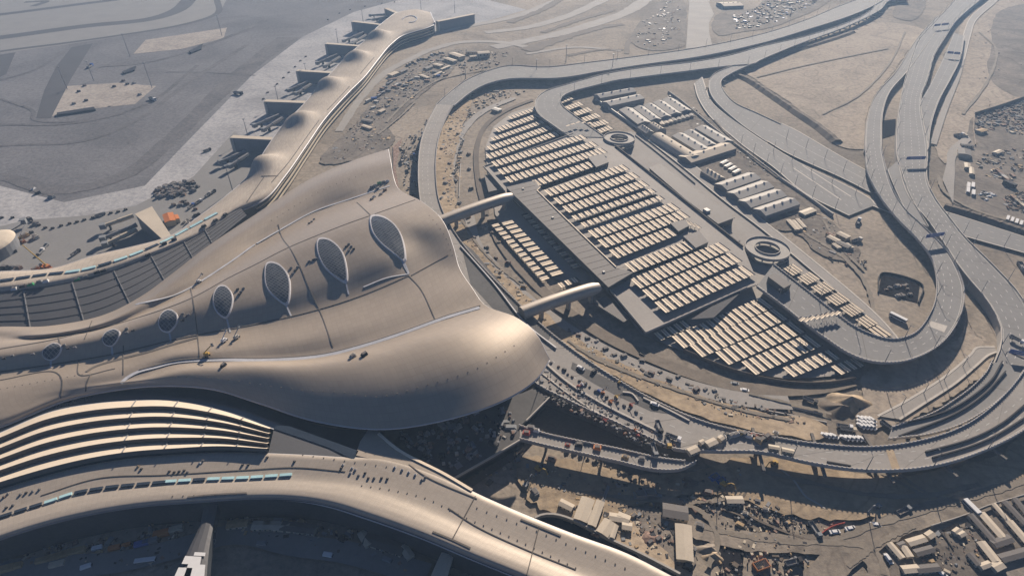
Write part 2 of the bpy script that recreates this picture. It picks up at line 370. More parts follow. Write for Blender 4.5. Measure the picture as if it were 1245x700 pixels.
zone('yard', [(390, 200), (425, 160), (450, 150), (480, 166), (470, 182), (420, 198)], M['yard'])
zone('yard', [(950, 262), (985, 258), (1042, 298), (1040, 318), (1005, 314), (975, 290)], M['yard'])
zone('yard', [(700, 596), (760, 612), (830, 634), (842, 690), (800, 680), (730, 648), (690, 622)], M['yard'])
zone('yard', [(1080, 680), (1110, 660), (1180, 640), (1260, 615), (1300, 720), (1090, 720)], M['yard'])
zone('yard', [(770, 150), (850, 140), (950, 220), (1000, 262), (950, 282), (860, 215), (790, 172)], M['yard'])
# ground behind the ring of the garage
zone('car_park', [(592, 205), (590, 180), (600, 155), (622, 138), (650, 130), (700, 165), (745, 178), (905, 300), (985, 365), (1055, 440), (1015, 458), (960, 462), (890, 452), (830, 428), (780, 408), (735, 352), (700, 345), (672, 340), (630, 300), (602, 262), (598, 230)], M['deck'], smooth=False)
band('road', [(546, 240), (548, 200), (560, 165), (585, 138), (625, 120)], 9, M['road_pale'], wobble=.2)
band('road', [(592, 262), (582, 225), (580, 180), (592, 152), (618, 134), (648, 122)], (5, 6), M['bank'])
band('road', [(570, 262), (580, 300), (610, 335), (650, 372), (700, 408), (760, 440), (830, 468), (900, 486), (960, 490)], (9, 12), M['road_pale'])
band('bank', [(598, 268), (612, 300), (650, 345), (690, 380), (740, 412), (800, 440), (860, 462), (920, 474), (990, 474), (1035, 464)], (9, 9), M['mesh_brown'], wobble=.12)
zone('dug_ground', [(515, 250), (530, 190), (545, 140), (572, 122), (560, 165), (552, 205), (556, 250), (580, 300), (640, 362), (720, 425), (800, 462), (870, 488), (940, 505), (1000, 515), (1000, 532), (900, 522), (820, 496), (740, 455), (680, 415), (620, 360), (575, 310)], M['dig'])
zone('sand_field', [(1046, 462), (1080, 440), (1120, 425), (1165, 395), (1206, 420), (1200, 450), (1180, 468), (1130, 500), (1080, 520), (1040, 515), (1050, 490)], M['sand'])
zone('dug_ground', [(630, 560), (690, 560), (760, 575), (830, 578), (900, 556), (960, 560), (1060, 580), (1200, 560), (1260, 530), (1300, 560), (1220, 600), (1080, 628), (980, 630), (860, 600), (740, 620), (680, 620), (640, 600)], M['dig'])
band('haul_road', [(1270, 588), (1180, 612), (1100, 634), (1050, 660), (1010, 690), (990, 720)], (11, 13), M['soil'], wobble=.2)
band('haul_road', [(835, 640), (880, 655), (960, 662), (1040, 668), (1066, 690), (1060, 720)], (10, 9), M['soil'], wobble=.3)
zone('site_pad', [(640, 604), (666, 590), (718, 604), (760, 628), (822, 690), (800, 692), (742, 656), (690, 634)], M['dig'])
band('road', [(-60, 700), (60, 690), (140, 685), (200, 672), (290, 650), (360, 664), (420, 672), (520, 700)], 11, M['road'])
for pts, ww in (([(958, 272), (990, 292), (1022, 312), (1046, 336), (1058, 362), (1062, 385)], 5), ([(1000, 268), (1020, 300), (1050, 330)], 3.5), ([(1150, 360), (1165, 385), (1162, 410), (1135, 425)], 6), ([(1140, 375), (1150, 395), (1140, 412)], 4),
                ([(845, 640), (900, 652), (960, 660), (1030, 662), (1064, 672), (1074, 700)], 4), ([(1010, 660), (1060, 640), (1120, 622), (1200, 600), (1260, 582)], 5), ([(1030, 690), (1066, 662), (1110, 640)], 4), ([(780, 600), (830, 612), (860, 630), (872, 660), (860, 690)], 4),
                ([(700, 600), (760, 606), (840, 612), (900, 606)], 3.5), ([(930, 575), (985, 588), (1050, 602), (1120, 604), (1190, 590)], 4), ([(1068, 575), (1100, 592), (1130, 608)], 3), ([(1085, 572), (1118, 596), (1140, 606)], 2.5),
                ([(556, 260), (590, 310), (640, 352), (700, 392)], 3), ([(700, 424), (760, 452), (830, 478), (900, 500), (960, 512)], 3), ([(690, 415), (720, 436), (780, 462)], 2.5), ([(910, 480), (960, 492), (1010, 505)], 2.5),
                ([(470, 150), (500, 120), (540, 96), (600, 84)], 5), ([(460, 165), (490, 140), (505, 125)], 4), ([(1100, 40), (1080, 80), (1040, 120), (1000, 140)], 4), ([(920, 95), (960, 85), (1020, 72), (1080, 60)], 5), ([(1190, 40), (1210, 60), (1200, 100), (1170, 140)], 5), ([(1140, 215), (1148, 235), (1180, 255), (1245, 275)], 5)):
    band('wheel_track', pts, ww*.65, M['track'], wobble=.7)
# bank round the sand field, real slopes in soil darkened for their shade
def berm(name, pts, w, h, m, n=40):
    c = spl(px(pts), n); b = MB(); rows = []
    for i, p in enumerate(c):
        s_ = side(c, i); k = 1+.25*(rnd.random()-.5)
        rows.append([p+s_*w*.5-Vector((0, 0, .3)), p+s_*w*.14+Vector((0, 0, h*k)), p-s_*w*.14+Vector((0, 0, h*k*.96)), p-s_*w*.5-Vector((0, 0, .3))])
    b.grid(rows)
    return tag(b.build(name, m), kind='structure')
berm('bank', [(880, 88), (905, 96), (940, 118), (975, 142), (996, 156), (1018, 174)], 16, 4.0, M['bank'])
berm('bank', [(1148, 252), (1180, 262), (1216, 274), (1262, 290)], 15, 4.0, M['bank'])
berm('bank', [(930, 74), (975, 60), (1020, 46), (1036, 40)], 16, 3.5, M['bank'])
berm('spoil_bank', [(905, 262), (960, 300), (1000, 330), (1035, 360), (1050, 400)], 5, 1.6, M['soil'])
berm('spoil_bank', [(868, 148), (890, 172), (915, 195), (945, 218)], 6, 2.2, M['bank'])

# ---------------- ground-level roads ----------------
def road(Lp, Rp, m, n=40, z=None, kerb=True, marks=(), name='road'):
    LAY[0] += .02; zz = LAY[0] if z is None else z
    L = raise_(spl(px(Lp), n), zz); Rr = raise_(spl(px(Rp), n), zz)
    b = MB(); b.strip(L, Rr); tag(b.build(name, m), kind='structure')
    if kerb:
        k = MB(); k.wall(L, 1.3, .14); k.wall(Rr, 1.3, .14); tag(k.build('kerb', M['kerb']), kind='structure')
    if marks:
        k = MB()
        for fr, dash in marks: dashes(k, L, Rr, fr, dash, .02)
        tag(k.build('road_marking', M['white']), kind='structure')
def dashes(k, L, Rr, fr, dash, dz, wd=.22, step=9.0, ln=4.0):
    c = [a.lerp(b_, fr)+Vector((0, 0, dz)) for a, b_ in zip(L, Rr)]
    if not dash:
        k.strip(off(c, wd), off(c, -wd)); return
    T = plen(c); d = spl(c, max(int(T/1.5), 8)); q = int(step/1.5)
    for i in range(0, len(d)-4, q):
        seg = d[i:i+int(ln/1.5)+1]; k.strip(off(seg, wd), off(seg, -wd))
road([(844, 103), (849, 121), (864, 144), (893, 170), (905, 180), (940, 205), (980, 238), (1032, 264)], [(853, 95), (867, 128), (898, 153), (930, 175), (975, 202), (1025, 226), (1058, 244), (1064, 251)], M['road'], marks=((.33, 1), (.66, 1)))
for q_ in ([(964, 206), (1022, 245)], [(975, 203), (1034, 241)]): band('road_marking', q_, 1.3, M['kerb'])
road([(932, 173), (957, 188), (1025, 219), (1058, 236)], [(950, 152), (967, 160), (1025, 194), (1060, 213)], M['road'], marks=((.25, 1), (.5, 0), (.75, 1)))
road([(1060, 252), (1100, 268), (1182, 292), (1250, 311)], [(1062, 236), (1110, 248), (1154, 261), (1250, 292)], M['road'], marks=((.33, 1), (.66, 1)))
road([(1164, 72), (1172, 40), (1180, 22), (1202, 2), (1208, -8)], [(1172, 74), (1180, 42), (1186, 26), (1212, 2), (1218, -8)], M['road_pale'])
road([(1130, 176), (1142, 140), (1160, 90), (1166, 70)], [(1138, 178), (1150, 140), (1168, 92), (1173, 72)], M['road_pale'], kerb=False)
road([(1145, 220), (1150, 200), (1152, 185), (1175, 165)], [(1158, 250), (1160, 215), (1162, 192), (1180, 172)], M['road_pale'], kerb=False)
road([(1066, 508), (1100, 490), (1150, 458), (1180, 432), (1186, 425), (1208, 424)], [(1092, 512), (1120, 494), (1160, 468), (1186, 446), (1200, 434), (1210, 430)], M['road_pale'], marks=())
road([(745, 185), (800, 228), (850, 268), (895, 300)], [(752, 180), (806, 222), (856, 262), (900, 292)], M['road_pale'], kerb=False)
road([(775, 162), (830, 205), (880, 246), (925, 280), (985, 330), (1050, 385), (1085, 420)], [(784, 158), (840, 200), (892, 242), (942, 282), (1004, 332), (1066, 386), (1100, 425)], M['road_pale'], marks=())

# ---------------- viaducts ----------------
LAMPS = []
def viaduct(name, label, Lp, Rp, z, n=60, m='road', marks=((.33, 1), (.66, 1)), piers=34, thick=1.5, par=(1, 1), posts=(0, 0), cat='viaduct', parh=.95):
    L = spl(px(Lp, z), n); Rr = spl(px(Rp, z), n)
    mid = [(a+b)/2 for a, b in zip(L, Rr)]
    c0 = mid[n//2].copy(); c0.z = 0
    t = thing(name, label, cat, c0)
    d = MB(); d.strip(L, Rr); T = plen(mid); J = max(int(T/28), 1); fl = lambda A, u: A[min(int(u*(n-1)), n-2)].lerp(A[min(int(u*(n-1)), n-2)+1], u*(n-1)-min(int(u*(n-1)), n-2))+Vector((0, 0, .03))
    for i in range(1, J):
        u0, u1 = i/J-.15/T, i/J+.15/T; d.face([fl(L, u0), fl(Rr, u0), fl(Rr, u1), fl(L, u1)], 1)
    d.build('road_surface', [M[m], M['seam']], t)
    s = MB(); Ld = raise_(L, -.06); Rd = raise_(Rr, -.06); Lb = raise_(L, -thick); Rb = raise_(Rr, -thick)
    s.strip(Ld, Rd); s.strip(Rb, Lb); s.strip(Lb, Ld); s.strip(Rd, Rb)
    s.face([Ld[0], Lb[0], Rb[0], Rd[0]]); s.face([Ld[-1], Rd[-1], Rb[-1], Lb[-1]])
    s.build('deck_slab', M['conc'], t)
    for k, E, sg in ((0, L, -1), (1, Rr, 1)):
        if not par[k]: continue
        q = MB(); q.wall(off(E, sg*.3), .5, parh); q.build('parapet', M['kerb'], t)
        if posts[k]:
            q = MB(); T = plen(E); c = spl(off(E, sg*.3), max(int(T/posts[k]), 2))
            for i, p in enumerate(c):
                s_ = side(c, i); q.box((p.x, p.y, p.z+parh-.02), (.35, .8, .4), math.atan2(s_.y, s_.x))
            tag(q.build('railing_post', M['rim'], t), kind='stuff')
    if marks:
        q = MB()
        for fr, dash in marks: dashes(q, L, Rr, fr, dash, .03)
        for fr in (.05, .95): dashes(q, L, Rr, fr, 0, .03, wd=.15)
        q.build('lane_marking', M['white'], t)
    if piers:
        T = plen(mid); k = max(int(T/piers), 1); cs = spl(mid, k*2+1)
        for i in range(1, k*2, 2):
            p = cs[i]; s_ = side(cs, i); j = min(range(n), key=lambda q_: (mid[q_]-p).length); wd = (flat(L[j])-flat(Rr[j])).length
            if p.z < 3.5: continue
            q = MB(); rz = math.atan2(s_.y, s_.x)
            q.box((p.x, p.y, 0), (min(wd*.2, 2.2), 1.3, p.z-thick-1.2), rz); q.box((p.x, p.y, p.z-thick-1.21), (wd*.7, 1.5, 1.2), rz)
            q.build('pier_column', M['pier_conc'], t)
    return t, L, Rr
def lamps(L, frac_pts, label, z_h=11, every=34, arm=True, group=None, jitter=0):
    T = plen(L); k = max(int(T/every), 1); cs = spl(L, k*2+1)
    for i in range(1, k*2, 2): LAMPS.append((cs[i].copy(), math.atan2(side(cs, i).y, side(cs, i).x), z_h, label, group, arm))

V1 = viaduct('viaduct', 'curved concrete arrivals viaduct at the upper edge of the forecourt, on tall columns', [(1108, -8), (1064, -6), (1028, 5), (976, 26), (925, 42), (851, 58), (774, 69), (710, 77), (662, 82), (620, 80), (592, 87), (567, 98), (541, 118), (531, 127)],
             [(1085, -8), (1066, 5), (1035, 19), (976, 38), (925, 53), (851, 69), (774, 80), (730, 87), (680, 95), (620, 96), (593, 102), (573, 112), (560, 122), (553, 128)], 8, 90, piers=40)
V2 = viaduct('viaduct', 'second concrete viaduct curling from the far highway down to the garage deck', [(1100, -8), (1072, -3), (1060, 12), (1035, 26), (981, 44), (925, 57), (885, 68), (840, 76), (785, 82), (736, 90), (710, 97), (689, 103), (664, 111), (652, 122), (654, 138), (672, 152), (692, 166)],
             [(1105, 0), (1085, 0), (1069, 13), (1028, 33), (971, 54), (925, 73), (915, 78), (890, 80), (825, 88), (770, 95), (748, 98), (720, 105), (697, 111), (683, 118), (682, 127), (697, 140), (735, 167)], 7.6, 90, piers=40)
V3 = viaduct('slip_road_bridge', 'narrow slip-road bridge swinging off the second viaduct around a tight bend', [(894, 79, 7.5), (869, 90, 6.5), (862, 103, 5.5), (868, 121, 4), (903, 153, 1.8), (932, 173, .4)], [(916, 77, 7.5), (888, 90, 6.5), (877, 98, 5.8), (878, 108, 5), (894, 126, 3.6), (920, 138, 1.8), (950, 152, .4)],
             4.5, 50, marks=((.5, 1),), piers=30)
# the headhouse forecourt: upper kerbside road
V4 = viaduct('viaduct', 'dusty kerbside viaduct under construction along the front of the great roof', [(551, 128), (543, 142), (533, 170), (530, 210), (536, 250), (558, 290), (590, 328), (640, 378), (680, 413), (740, 455), (800, 489), (860, 514), (940, 531), (1000, 540), (1060, 543), (1120, 535), (1172, 517), (1216, 484), (1246, 448), (1275, 400)],
             [(531, 127), (523, 142), (512, 170), (508, 210), (512, 252), (528, 300), (552, 345), (600, 405), (645, 462), (690, 487), (740, 510), (790, 533), (820, 546), (870, 549), (925, 550), (985, 563), (1040, 571), (1090, 572), (1140, 566), (1192, 550), (1250, 520), (1300, 470)], 9, 130, m='road_pale', marks=((.45, 1), (.75, 1)), posts=(2.4, 2.4), piers=30)
V5 = viaduct('viaduct', 'lower forecourt ramp lined with posts, splitting away over the dark pit', [(632, 517), (660, 526), (700, 535), (750, 545), (800, 556), (832, 560)], [(632, 534), (660, 541), (700, 550), (750, 561), (795, 571), (826, 571), (846, 562)], 8.6, 50, m='road_pale', marks=(), posts=(2, 2), piers=28)
V6 = viaduct('viaduct', 'wide loop viaduct with lane markings circling the excavated yard', [(1052, 180), (1055, 210), (1072, 242), (1093, 268), (1113, 288), (1131, 311), (1138, 332), (1139, 355), (1137, 368), (1128, 388), (1110, 407), (1084, 413), (1059, 407), (1036, 396), (1022, 386), (976, 350), (940, 322)],
             [(1071, 180), (1076, 203), (1084, 229), (1100, 255), (1118, 272), (1146, 300), (1159, 319), (1168, 340), (1171, 352), (1170, 371), (1162, 394), (1144, 417), (1120, 432), (1092, 440), (1059, 439), (1033, 430), (1005, 412), (976, 391), (951, 371), (920, 348)], 8, 110, piers=36, posts=(2.4, 2.4), marks=((.3, 1), (.6, 1)))
V7 = viaduct('slip_road_bridge', 'slip-road bridge peeling off left of the right-hand highway beside the sand field', [(1140, 20), (1116, 46), (1090, 87), (1065, 116), (1055, 144), (1052, 180)], [(1148, 26), (1124, 58), (1102, 88), (1082, 111), (1073, 136), (1071, 180)], 6.5, 50, marks=((.5, 1),), piers=0, thick=6.4)
portal = MB(); portal.prism(px([(1073, 147), (1089, 145), (1089, 164), (1073, 169)], .1), .12, .3); tag(portal.build('underpass', M['dark']), kind='structure')  # flat black slab paints the dark of the gap under the road
V8 = viaduct('highway', 'broad right-hand highway sweeping down from the top edge past two blue gantries', [(1168, -10), (1157, 5), (1128, 36), (1117, 49), (1105, 82), (1099, 103), (1092, 144), (1090, 180), (1092, 197), (1105, 240), (1128, 268), (1149, 298), (1166, 324), (1182, 344), (1196, 360), (1210, 381), (1218, 402), (1215, 428), (1203, 452)],
             [(1206, -10), (1192, 0), (1162, 26), (1150, 44), (1136, 67), (1128, 95), (1119, 123), (1127, 180), (1127, 221), (1138, 244), (1154, 265), (1172, 288), (1208, 324), (1234, 352), (1252, 380), (1262, 410), (1258, 432), (1240, 462)], 7, 100, marks=((.25, 1), (.5, 1), (.75, 1)), piers=0, thick=6.9)
V9 = viaduct('slip_road', 'second carriageway of the highway rising past the far gantry to join with chevrons', [(1160, 40), (1149, 66), (1131, 103), (1117, 128), (1110, 150), (1108, 178)], [(1172, 44), (1167, 72), (1156, 95), (1141, 123), (1131, 154), (1128, 182)], 6.7, 40, marks=((.5, 1),), piers=0, thick=6.6, par=(0, 1))
V10 = viaduct('slip_road', 'short middle lane merging between the loop viaduct and the highway', [(1079, 206), (1083, 217), (1093, 240), (1104, 262)], [(1091, 196), (1096, 210), (1106, 238), (1128, 276)], 7.5, 30, marks=(), piers=0, thick=6)
V11 = viaduct('viaduct', 'inner forecourt ring road with dark barriers curving round the sand corner', [(1206, 440), (1200, 452), (1182, 471), (1156, 490), (1136, 502), (1110, 512), (1085, 520)], [(1246, 445), (1230, 470), (1200, 496), (1168, 515), (1130, 527), (1080, 533)], 8.4, 50, m='road', marks=(), posts=(2.4, 2.4), piers=28)
# barriers on the ring roads
def barrier(pts, z, label, m='vblack', w=.7, h=1.1, n=30):
    b = MB(); b.wall(spl(px(pts, z), n), w, h); return tag(b.build('road_barrier', M[m]), label, 'barrier')
barrier([(1218, 440), (1204, 463), (1170, 490), (1140, 504), (1092, 516)], 8.5, 'dark red-topped temporary barrier along the inner forecourt ring road')
barrier([(1222, 452), (1196, 480), (1160, 504), (1092, 531)], 8.5, 'second dark temporary barrier nearer the gap in the inner ring road')
barrier([(1246, 492), (1216, 516), (1180, 534), (1125, 550)], 9.02, 'long dark temporary barrier on the outer forecourt bend')
barrier([(1246, 508), (1210, 530), (1180, 543), (1133, 557)], 9.02, 'outermost dark temporary barrier on the forecourt bend')
barrier([(1005, 562), (1034, 567)], 9.02, 'short dark barrier at the lower edge of the forecourt bend')
barrier([(652, 432), (690, 465), (730, 490), (800, 525)], 9.02, 'white concrete divider along the middle of the forecourt', 'kerb', 1.2, .9)
barrier([(650, 447), (690, 478), (720, 498), (768, 522)], 9.02, 'low concrete kerb between the two forecourt lanes', 'kerb', .8, .5)
barrier([(782, 484), (815, 500), (838, 512)], 9.02, 'white concrete kerb around the mouth of the forecourt ramp', 'kerb', .9, .9)
barrier([(757, 477), (768, 479), (776, 488)], 9.02, 'short bent concrete kerb on the forecourt', 'kerb', .9, .9)
barrier([(560, 300), (600, 345), (640, 395), (676, 424)], 9.02, 'steel guard rail along the back of the dark curb deck', 'rim', .8, 1.2)
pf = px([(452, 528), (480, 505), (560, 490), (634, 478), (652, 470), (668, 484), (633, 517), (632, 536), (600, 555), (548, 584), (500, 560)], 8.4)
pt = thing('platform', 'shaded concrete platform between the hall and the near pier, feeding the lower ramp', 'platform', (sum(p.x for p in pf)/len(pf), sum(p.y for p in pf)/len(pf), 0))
q = MB(); q.prism(pf, 6.6, 8.4); q.build('deck_slab', M['deckdark'], pt)  # dark asphalt colour stands in for the hall's shade on this slab
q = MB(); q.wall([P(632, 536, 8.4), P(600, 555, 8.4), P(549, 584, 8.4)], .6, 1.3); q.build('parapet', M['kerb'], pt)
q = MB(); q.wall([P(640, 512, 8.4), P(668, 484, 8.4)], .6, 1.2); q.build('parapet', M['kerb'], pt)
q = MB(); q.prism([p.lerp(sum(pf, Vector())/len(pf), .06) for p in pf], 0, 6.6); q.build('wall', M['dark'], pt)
# surfaces lying on the forecourt deck
def deck_patch(name, poly, z, m):
    b = MB(); p = px(poly, z); A = sum(a.x*c.y-c.x*a.y for a, c in zip(p, p[1:]+p[:1]))
    if A < 0: p.reverse()
    b.face(p); return tag(b.build(name, M[m]), kind='structure')
deck_patch('road', [(559, 292), (575, 304), (612, 348), (670, 408), (664, 418), (640, 392), (600, 376), (572, 345)], 9.04, 'deckdark')
deck_patch('road', [(696, 440), (735, 458), (800, 492), (812, 503), (792, 500), (748, 480), (722, 466), (694, 448)], 9.04, 'deckdark')
deck_patch('road', [(478, 178), (489, 168), (481, 205), (486, 234), (478, 215)], .9, 'rust')
deck_patch('road', [(1077, 546), (1086, 546), (1095, 571), (1085, 571)], 9.05, 'dig')
deck_patch('road', [(1132, 390), (1152, 396), (1148, 404), (1128, 396)], 8.05, 'kerb')
lamps(V1[1], 0, 'slim grey lamp post on the far edge of the arrivals viaduct', every=52)
lamps(V2[2], 0, 'slim grey lamp post on the near edge of the second viaduct', every=46)
lamps(V6[1], 0, 'slim grey lamp post on the inner side of the loop viaduct', every=30)
lamps(V6[2], 0, 'slim grey lamp post on the outer side of the loop viaduct', every=38)
lamps(V8[2], 0, 'slim grey lamp post on the right edge of the highway', every=48)
lamps(V8[1], 0, 'slim grey lamp post on the left edge of the highway', every=60)
lamps(V4[2][40:], 0, 'slim grey lamp post on the lower edge of the kerbside viaduct', every=34)
lamps(spl(px([(893, 172), (940, 207), (985, 240), (1030, 262)]), 30), 0, 'tall lamp post beside the wide dead-end road', every=24, z_h=13)
lamps(spl(px([(929, 180), (970, 202), (1010, 224), (1054, 246)]), 30), 0, 'tall lamp post on the sandy strip between the two ground roads', every=26, z_h=13)
lamps(spl(px([(944, 165), (978, 182), (1012, 202), (1060, 234)]), 30), 0, 'tall lamp post on the far kerb of the ground road under the sand field', every=28, z_h=13)
lamps(spl(px([(1100, 268), (1182, 290), (1245, 310)]), 30), 0, 'tall lamp post along the ground road right of the highway', every=26, z_h=13)
lamps(spl(px([(1080, 505), (1130, 475), (1180, 440)]), 30), 0, 'lamp post beside the diagonal sand road', every=20, z_h=10)
# ---------------- terminal ----------------
def loft(curves, nu, nv, zf=None):
    """curves: lists of (px, py, z); returns rows[u][v] of world points"""
    cs = [spl(px(c), nu) for c in curves]
    rows = []
    for i in range(nu):
        rows.append(spl([c[i] for c in cs], nv))
    if zf:
        for i, r in enumerate(rows):
            for j, p in enumerate(r): p.z += zf(p, i/(nu-1), j/(nv-1))
    return rows
def uvgrid(b, rows, du, dv, m=0, flip=False):
    """grid whose UVs are metres divided by panel size"""
    n = len(b.v); k = len(rows[0]); nu = len(rows)
    for r in rows: b.v += [tuple(p) for p in r]
    midc = [r[k//2] for r in rows]; U = [0.0]
    for a, c in zip(midc, midc[1:]): U.append(U[-1]+(c-a).length/du)
    mv = rows[nu//2]; V = [0.0]
    for a, c in zip(mv, mv[1:]): V.append(V[-1]+(c-a).length/dv)
    for i in range(nu-1):
        for j in range(k-1):
            q = [(i, j), (i, j+1), (i+1, j+1), (i+1, j)]
            if flip: q.reverse()
            b.uv[len(b.f)] = [(U[a], V[c]) for a, c in q]
            b.f.append(tuple(n+a*k+c for a, c in q)); b.m.append(m)
class Surf:
    """ray target made of roof grids, so that details sit on the curved sheet"""
    def __init__(s, rows):
        v = [p for r in rows for p in r]; k = len(rows[0]); f = []
        for i in range(len(rows)-1):
            for j in range(k-1): f.append((i*k+j, i*k+j+1, (i+1)*k+j+1, (i+1)*k+j))
        s.t = BVHTree.FromPolygons(v, f)
    def hit(s, x, y, lift=0.0):
        h, nn, i, d = s.t.ray_cast(Vector((0, 0, HC)), ray(x, y))
        if h is None: return None
        if nn.z < 0: nn = -nn
        return h+nn*lift
    def line(s, pts, n, lift):
        q = spl([(a, c, 0) for a, c in pts], n); out = [s.hit(p.x, p.y, lift) for p in q]
        return [p for p in out if p is not None]
def roof_solid(rows, t, name, mt, du, dv, thick=1.4, rim_r=.7, sides='uUvV', flip=False):
    b = MB(); uvgrid(b, rows, du, dv, 0, flip); top = b.build(name, mt, t, smooth=True)
    low = [[p-Vector((0, 0, thick)) for p in r] for r in rows]
    u = MB(); u.grid(low, flip=not flip); u.build('roof_underside', M['steel'], t, smooth=True)
    edges = {'u': ([r[0] for r in rows]), 'U': ([r[-1] for r in rows]), 'v': rows[0], 'V': rows[-1]}
    for e in sides:
        q = MB(); c = [p-Vector((0, 0, thick*.45)) for p in edges[e]]; q.tube(c, rim_r, 8); q.build('roof_edge', M['rim'], t, smooth=True)
    return top

T = thing('terminal_hall', 'huge undulating bronze roofed terminal hall with five-lobed leading edge and leaf-shaped skylights', 'terminal', (-130, 330, 0))
CV = [
 [(-90, 402, 17), (0, 397, 17), (60, 396, 17), (125, 383, 17), (170, 361, 17), (210, 332, 18), (250, 301, 19), (310, 261, 20), (380, 216, 21), (430, 195, 22), (472, 181, 22)],
 [(-90, 410, 19.0), (0, 403, 19.0), (60, 401, 20.0), (125, 389, 21.0), (172, 366, 22.4), (212, 340, 24.6), (254, 309, 26.8), (316, 269, 28.9), (386, 226, 29.6), (432, 207, 29.6), (475, 197, 28.9)],
 [(-90, 416, 19.0), (0, 409, 19.0), (60, 407, 23.2), (125, 394, 23.2), (174, 372, 23.2), (216, 351, 23.2), (264, 322, 23.2), (326, 285, 23.2), (390, 248, 24.2), (434, 232, 25.2), (478, 214, 25.2)],
 [(-90, 420, 20), (0, 413, 20), (60, 410, 20), (125, 398, 21), (176, 378, 21), (221, 356, 21), (278, 321, 22), (330, 288, 22), (385, 257, 22), (430, 241, 23), (484, 229, 24)],
 [(-90, 428, 23.7), (0, 421, 24.2), (70, 412, 24.8), (128, 402, 25.9), (190, 379, 28.2), (234, 362, 29.8), (298, 331, 32.6), (352, 303, 34.9), (404, 281, 36.0), (451, 263, 36.0), (514, 246, 34.3)],
 [(-90, 438, 24.2), (0, 433, 24.8), (66, 423, 25.2), (134, 408, 26.4), (200, 388, 28.4), (262, 363, 30.6), (326, 335, 32.8), (390, 308, 34.4), (440, 291, 35.0), (486, 276, 35.0), (538, 268, 32.8)],
 [(-90, 448, 22.0), (0, 443, 22.0), (66, 434, 22.0), (134, 420, 23.2), (212, 400, 24.2), (285, 378, 26.4), (350, 357, 28.5), (412, 334, 29.5), (470, 312, 30.7), (512, 297, 28.2), (551, 300, 26.5)],
 [(-90, 458, 20), (0, 452, 20), (70, 442, 20), (140, 430, 20), (220, 411, 21), (310, 394, 21), (380, 378, 22), (440, 359, 22), (497, 335, 23), (530, 324, 23), (558, 325, 23)],
 [(-90, 490, 21), (0, 476, 21), (70, 462, 21), (120, 456, 21), (160, 448, 21), (210, 433, 22), (290, 425, 22), (370, 415, 23), (450, 396, 23), (525, 366, 23), (574, 350, 23)],
 [(-90, 508, 20), (0, 494, 20), (70, 473, 20), (130, 464, 20), (170, 458, 20), (208, 443, 20), (285, 438, 21), (370, 434, 21), (450, 418, 22), (520, 396, 22), (590, 371, 22)],
 [(-90, 520, 19), (0, 505, 19), (70, 479, 19), (135, 467, 20), (180, 461, 21), (225, 451, 23), (295, 447, 25), (380, 446, 26.5), (470, 432, 27), (550, 408, 27), (628, 386, 25)],
 [(-90, 530, 18), (0, 512, 18), (78, 482, 18), (140, 469, 18.5), (188, 464, 20), (238, 460, 22), (305, 464, 23), (388, 473, 24), (480, 468, 24.5), (575, 440, 24.5), (652, 406, 24)],
 [(-90, 545, 16), (0, 518, 16), (80, 486, 16), (148, 472, 17.5), (200, 468, 19), (258, 472, 19.5), (315, 489, 18.5), (385, 511, 17.5), (475, 520, 15.6), (590, 495, 15), (648, 464, 16), (668, 437, 17)],
]
CV = [[(x, y, z+15*min(1, max(0, (x-335)/240))**1.1) for x, y, z in c] for c in CV]
ROWS = loft(CV, 150, 72)
HALL = Surf(ROWS)
roof_solid(ROWS, T, 'roof', M['roof'], 3.0, 3.0, 1.4, .5)
# facade set back under the eaves
b = MB()
for e, q in (('U', [ROWS[i][66] for i in range(24, 146)]), ('V', [ROWS[144][j] for j in range(4, 67)]), ('u', [ROWS[i][3] for i in range(0, 146)])):
    b.strip([p-Vector((0, 0, 1.5)) for p in q], [Vector((p.x, p.y, 0)) for p in q])
b.build('facade', M['facade'], T)
def on_roof(S, pts, w, m, name, t, n=50, lift=.12, h=.12):
    c = S.line(pts, n, lift)
    if len(c) < 3: return
    q = MB(); q.wall(c, w, h); return q.build(name, M[m], t)
for pts in ([(312, 296), (345, 277), (382, 257), (426, 242), (474, 226)], [(165, 370), (192, 364), (221, 355), (278, 320), (310, 297)]):
    on_roof(HALL, pts, 1.6, 'gutter', 'gutter', T)
for pts in ([(147, 466), (155, 459), (168, 452), (190, 446), (215, 440), (260, 437.5), (320, 438), (390, 433), (440, 421), (490, 405), (540, 387), (583, 374)],):
    on_roof(HALL, pts, 2.4, 'gutter', 'gutter', T, 90)
    on_roof(HALL, [(x+1, y-2.5) for x, y in pts[2:]], .9, 'seam', 'roof_seam', T, 90)
for pts in ([(0, 452), (70, 442), (140, 430), (220, 411), (310, 394), (380, 378), (440, 359), (497, 335)], [(0, 424), (60, 414), (120, 400), (190, 379), (234, 362), (278, 338), (310, 322), (351, 301), (420, 273), (451, 262), (505, 243)],
            [(105, 452), (115, 446), (140, 438), (180, 428), (210, 419), (240, 410)], [(104, 476), (106, 465), (110, 455)]):
    on_roof(HALL, pts, .8 if pts[0] != (105, 452) else 1.8, 'seam', 'roof_seam', T, 80)
for pts in ([(338, 273), (344, 290), (353, 302), (364, 322), (376, 350), (390, 380), (405, 422)], [(434, 246), (450, 261)], [(497, 335), (512, 352), (530, 390)], [(232, 350), (236, 372), (241, 415), (243, 436)],
            [(150, 420), (150, 455)], [(70, 408), (74, 420)], [(103, 412), (112, 390)], [(96, 437), (96, 455), (140, 448)], [(74, 484), (75, 460), (66, 452), (0, 462)], [(545, 310), (500, 335)]):
    on_roof(HALL, pts, .55, 'seam', 'roof_seam', T, 40)
on_roof(HALL, [(497, 333), (490, 320), (487, 308)], 1.1, 'gutter', 'gutter', T, 10)
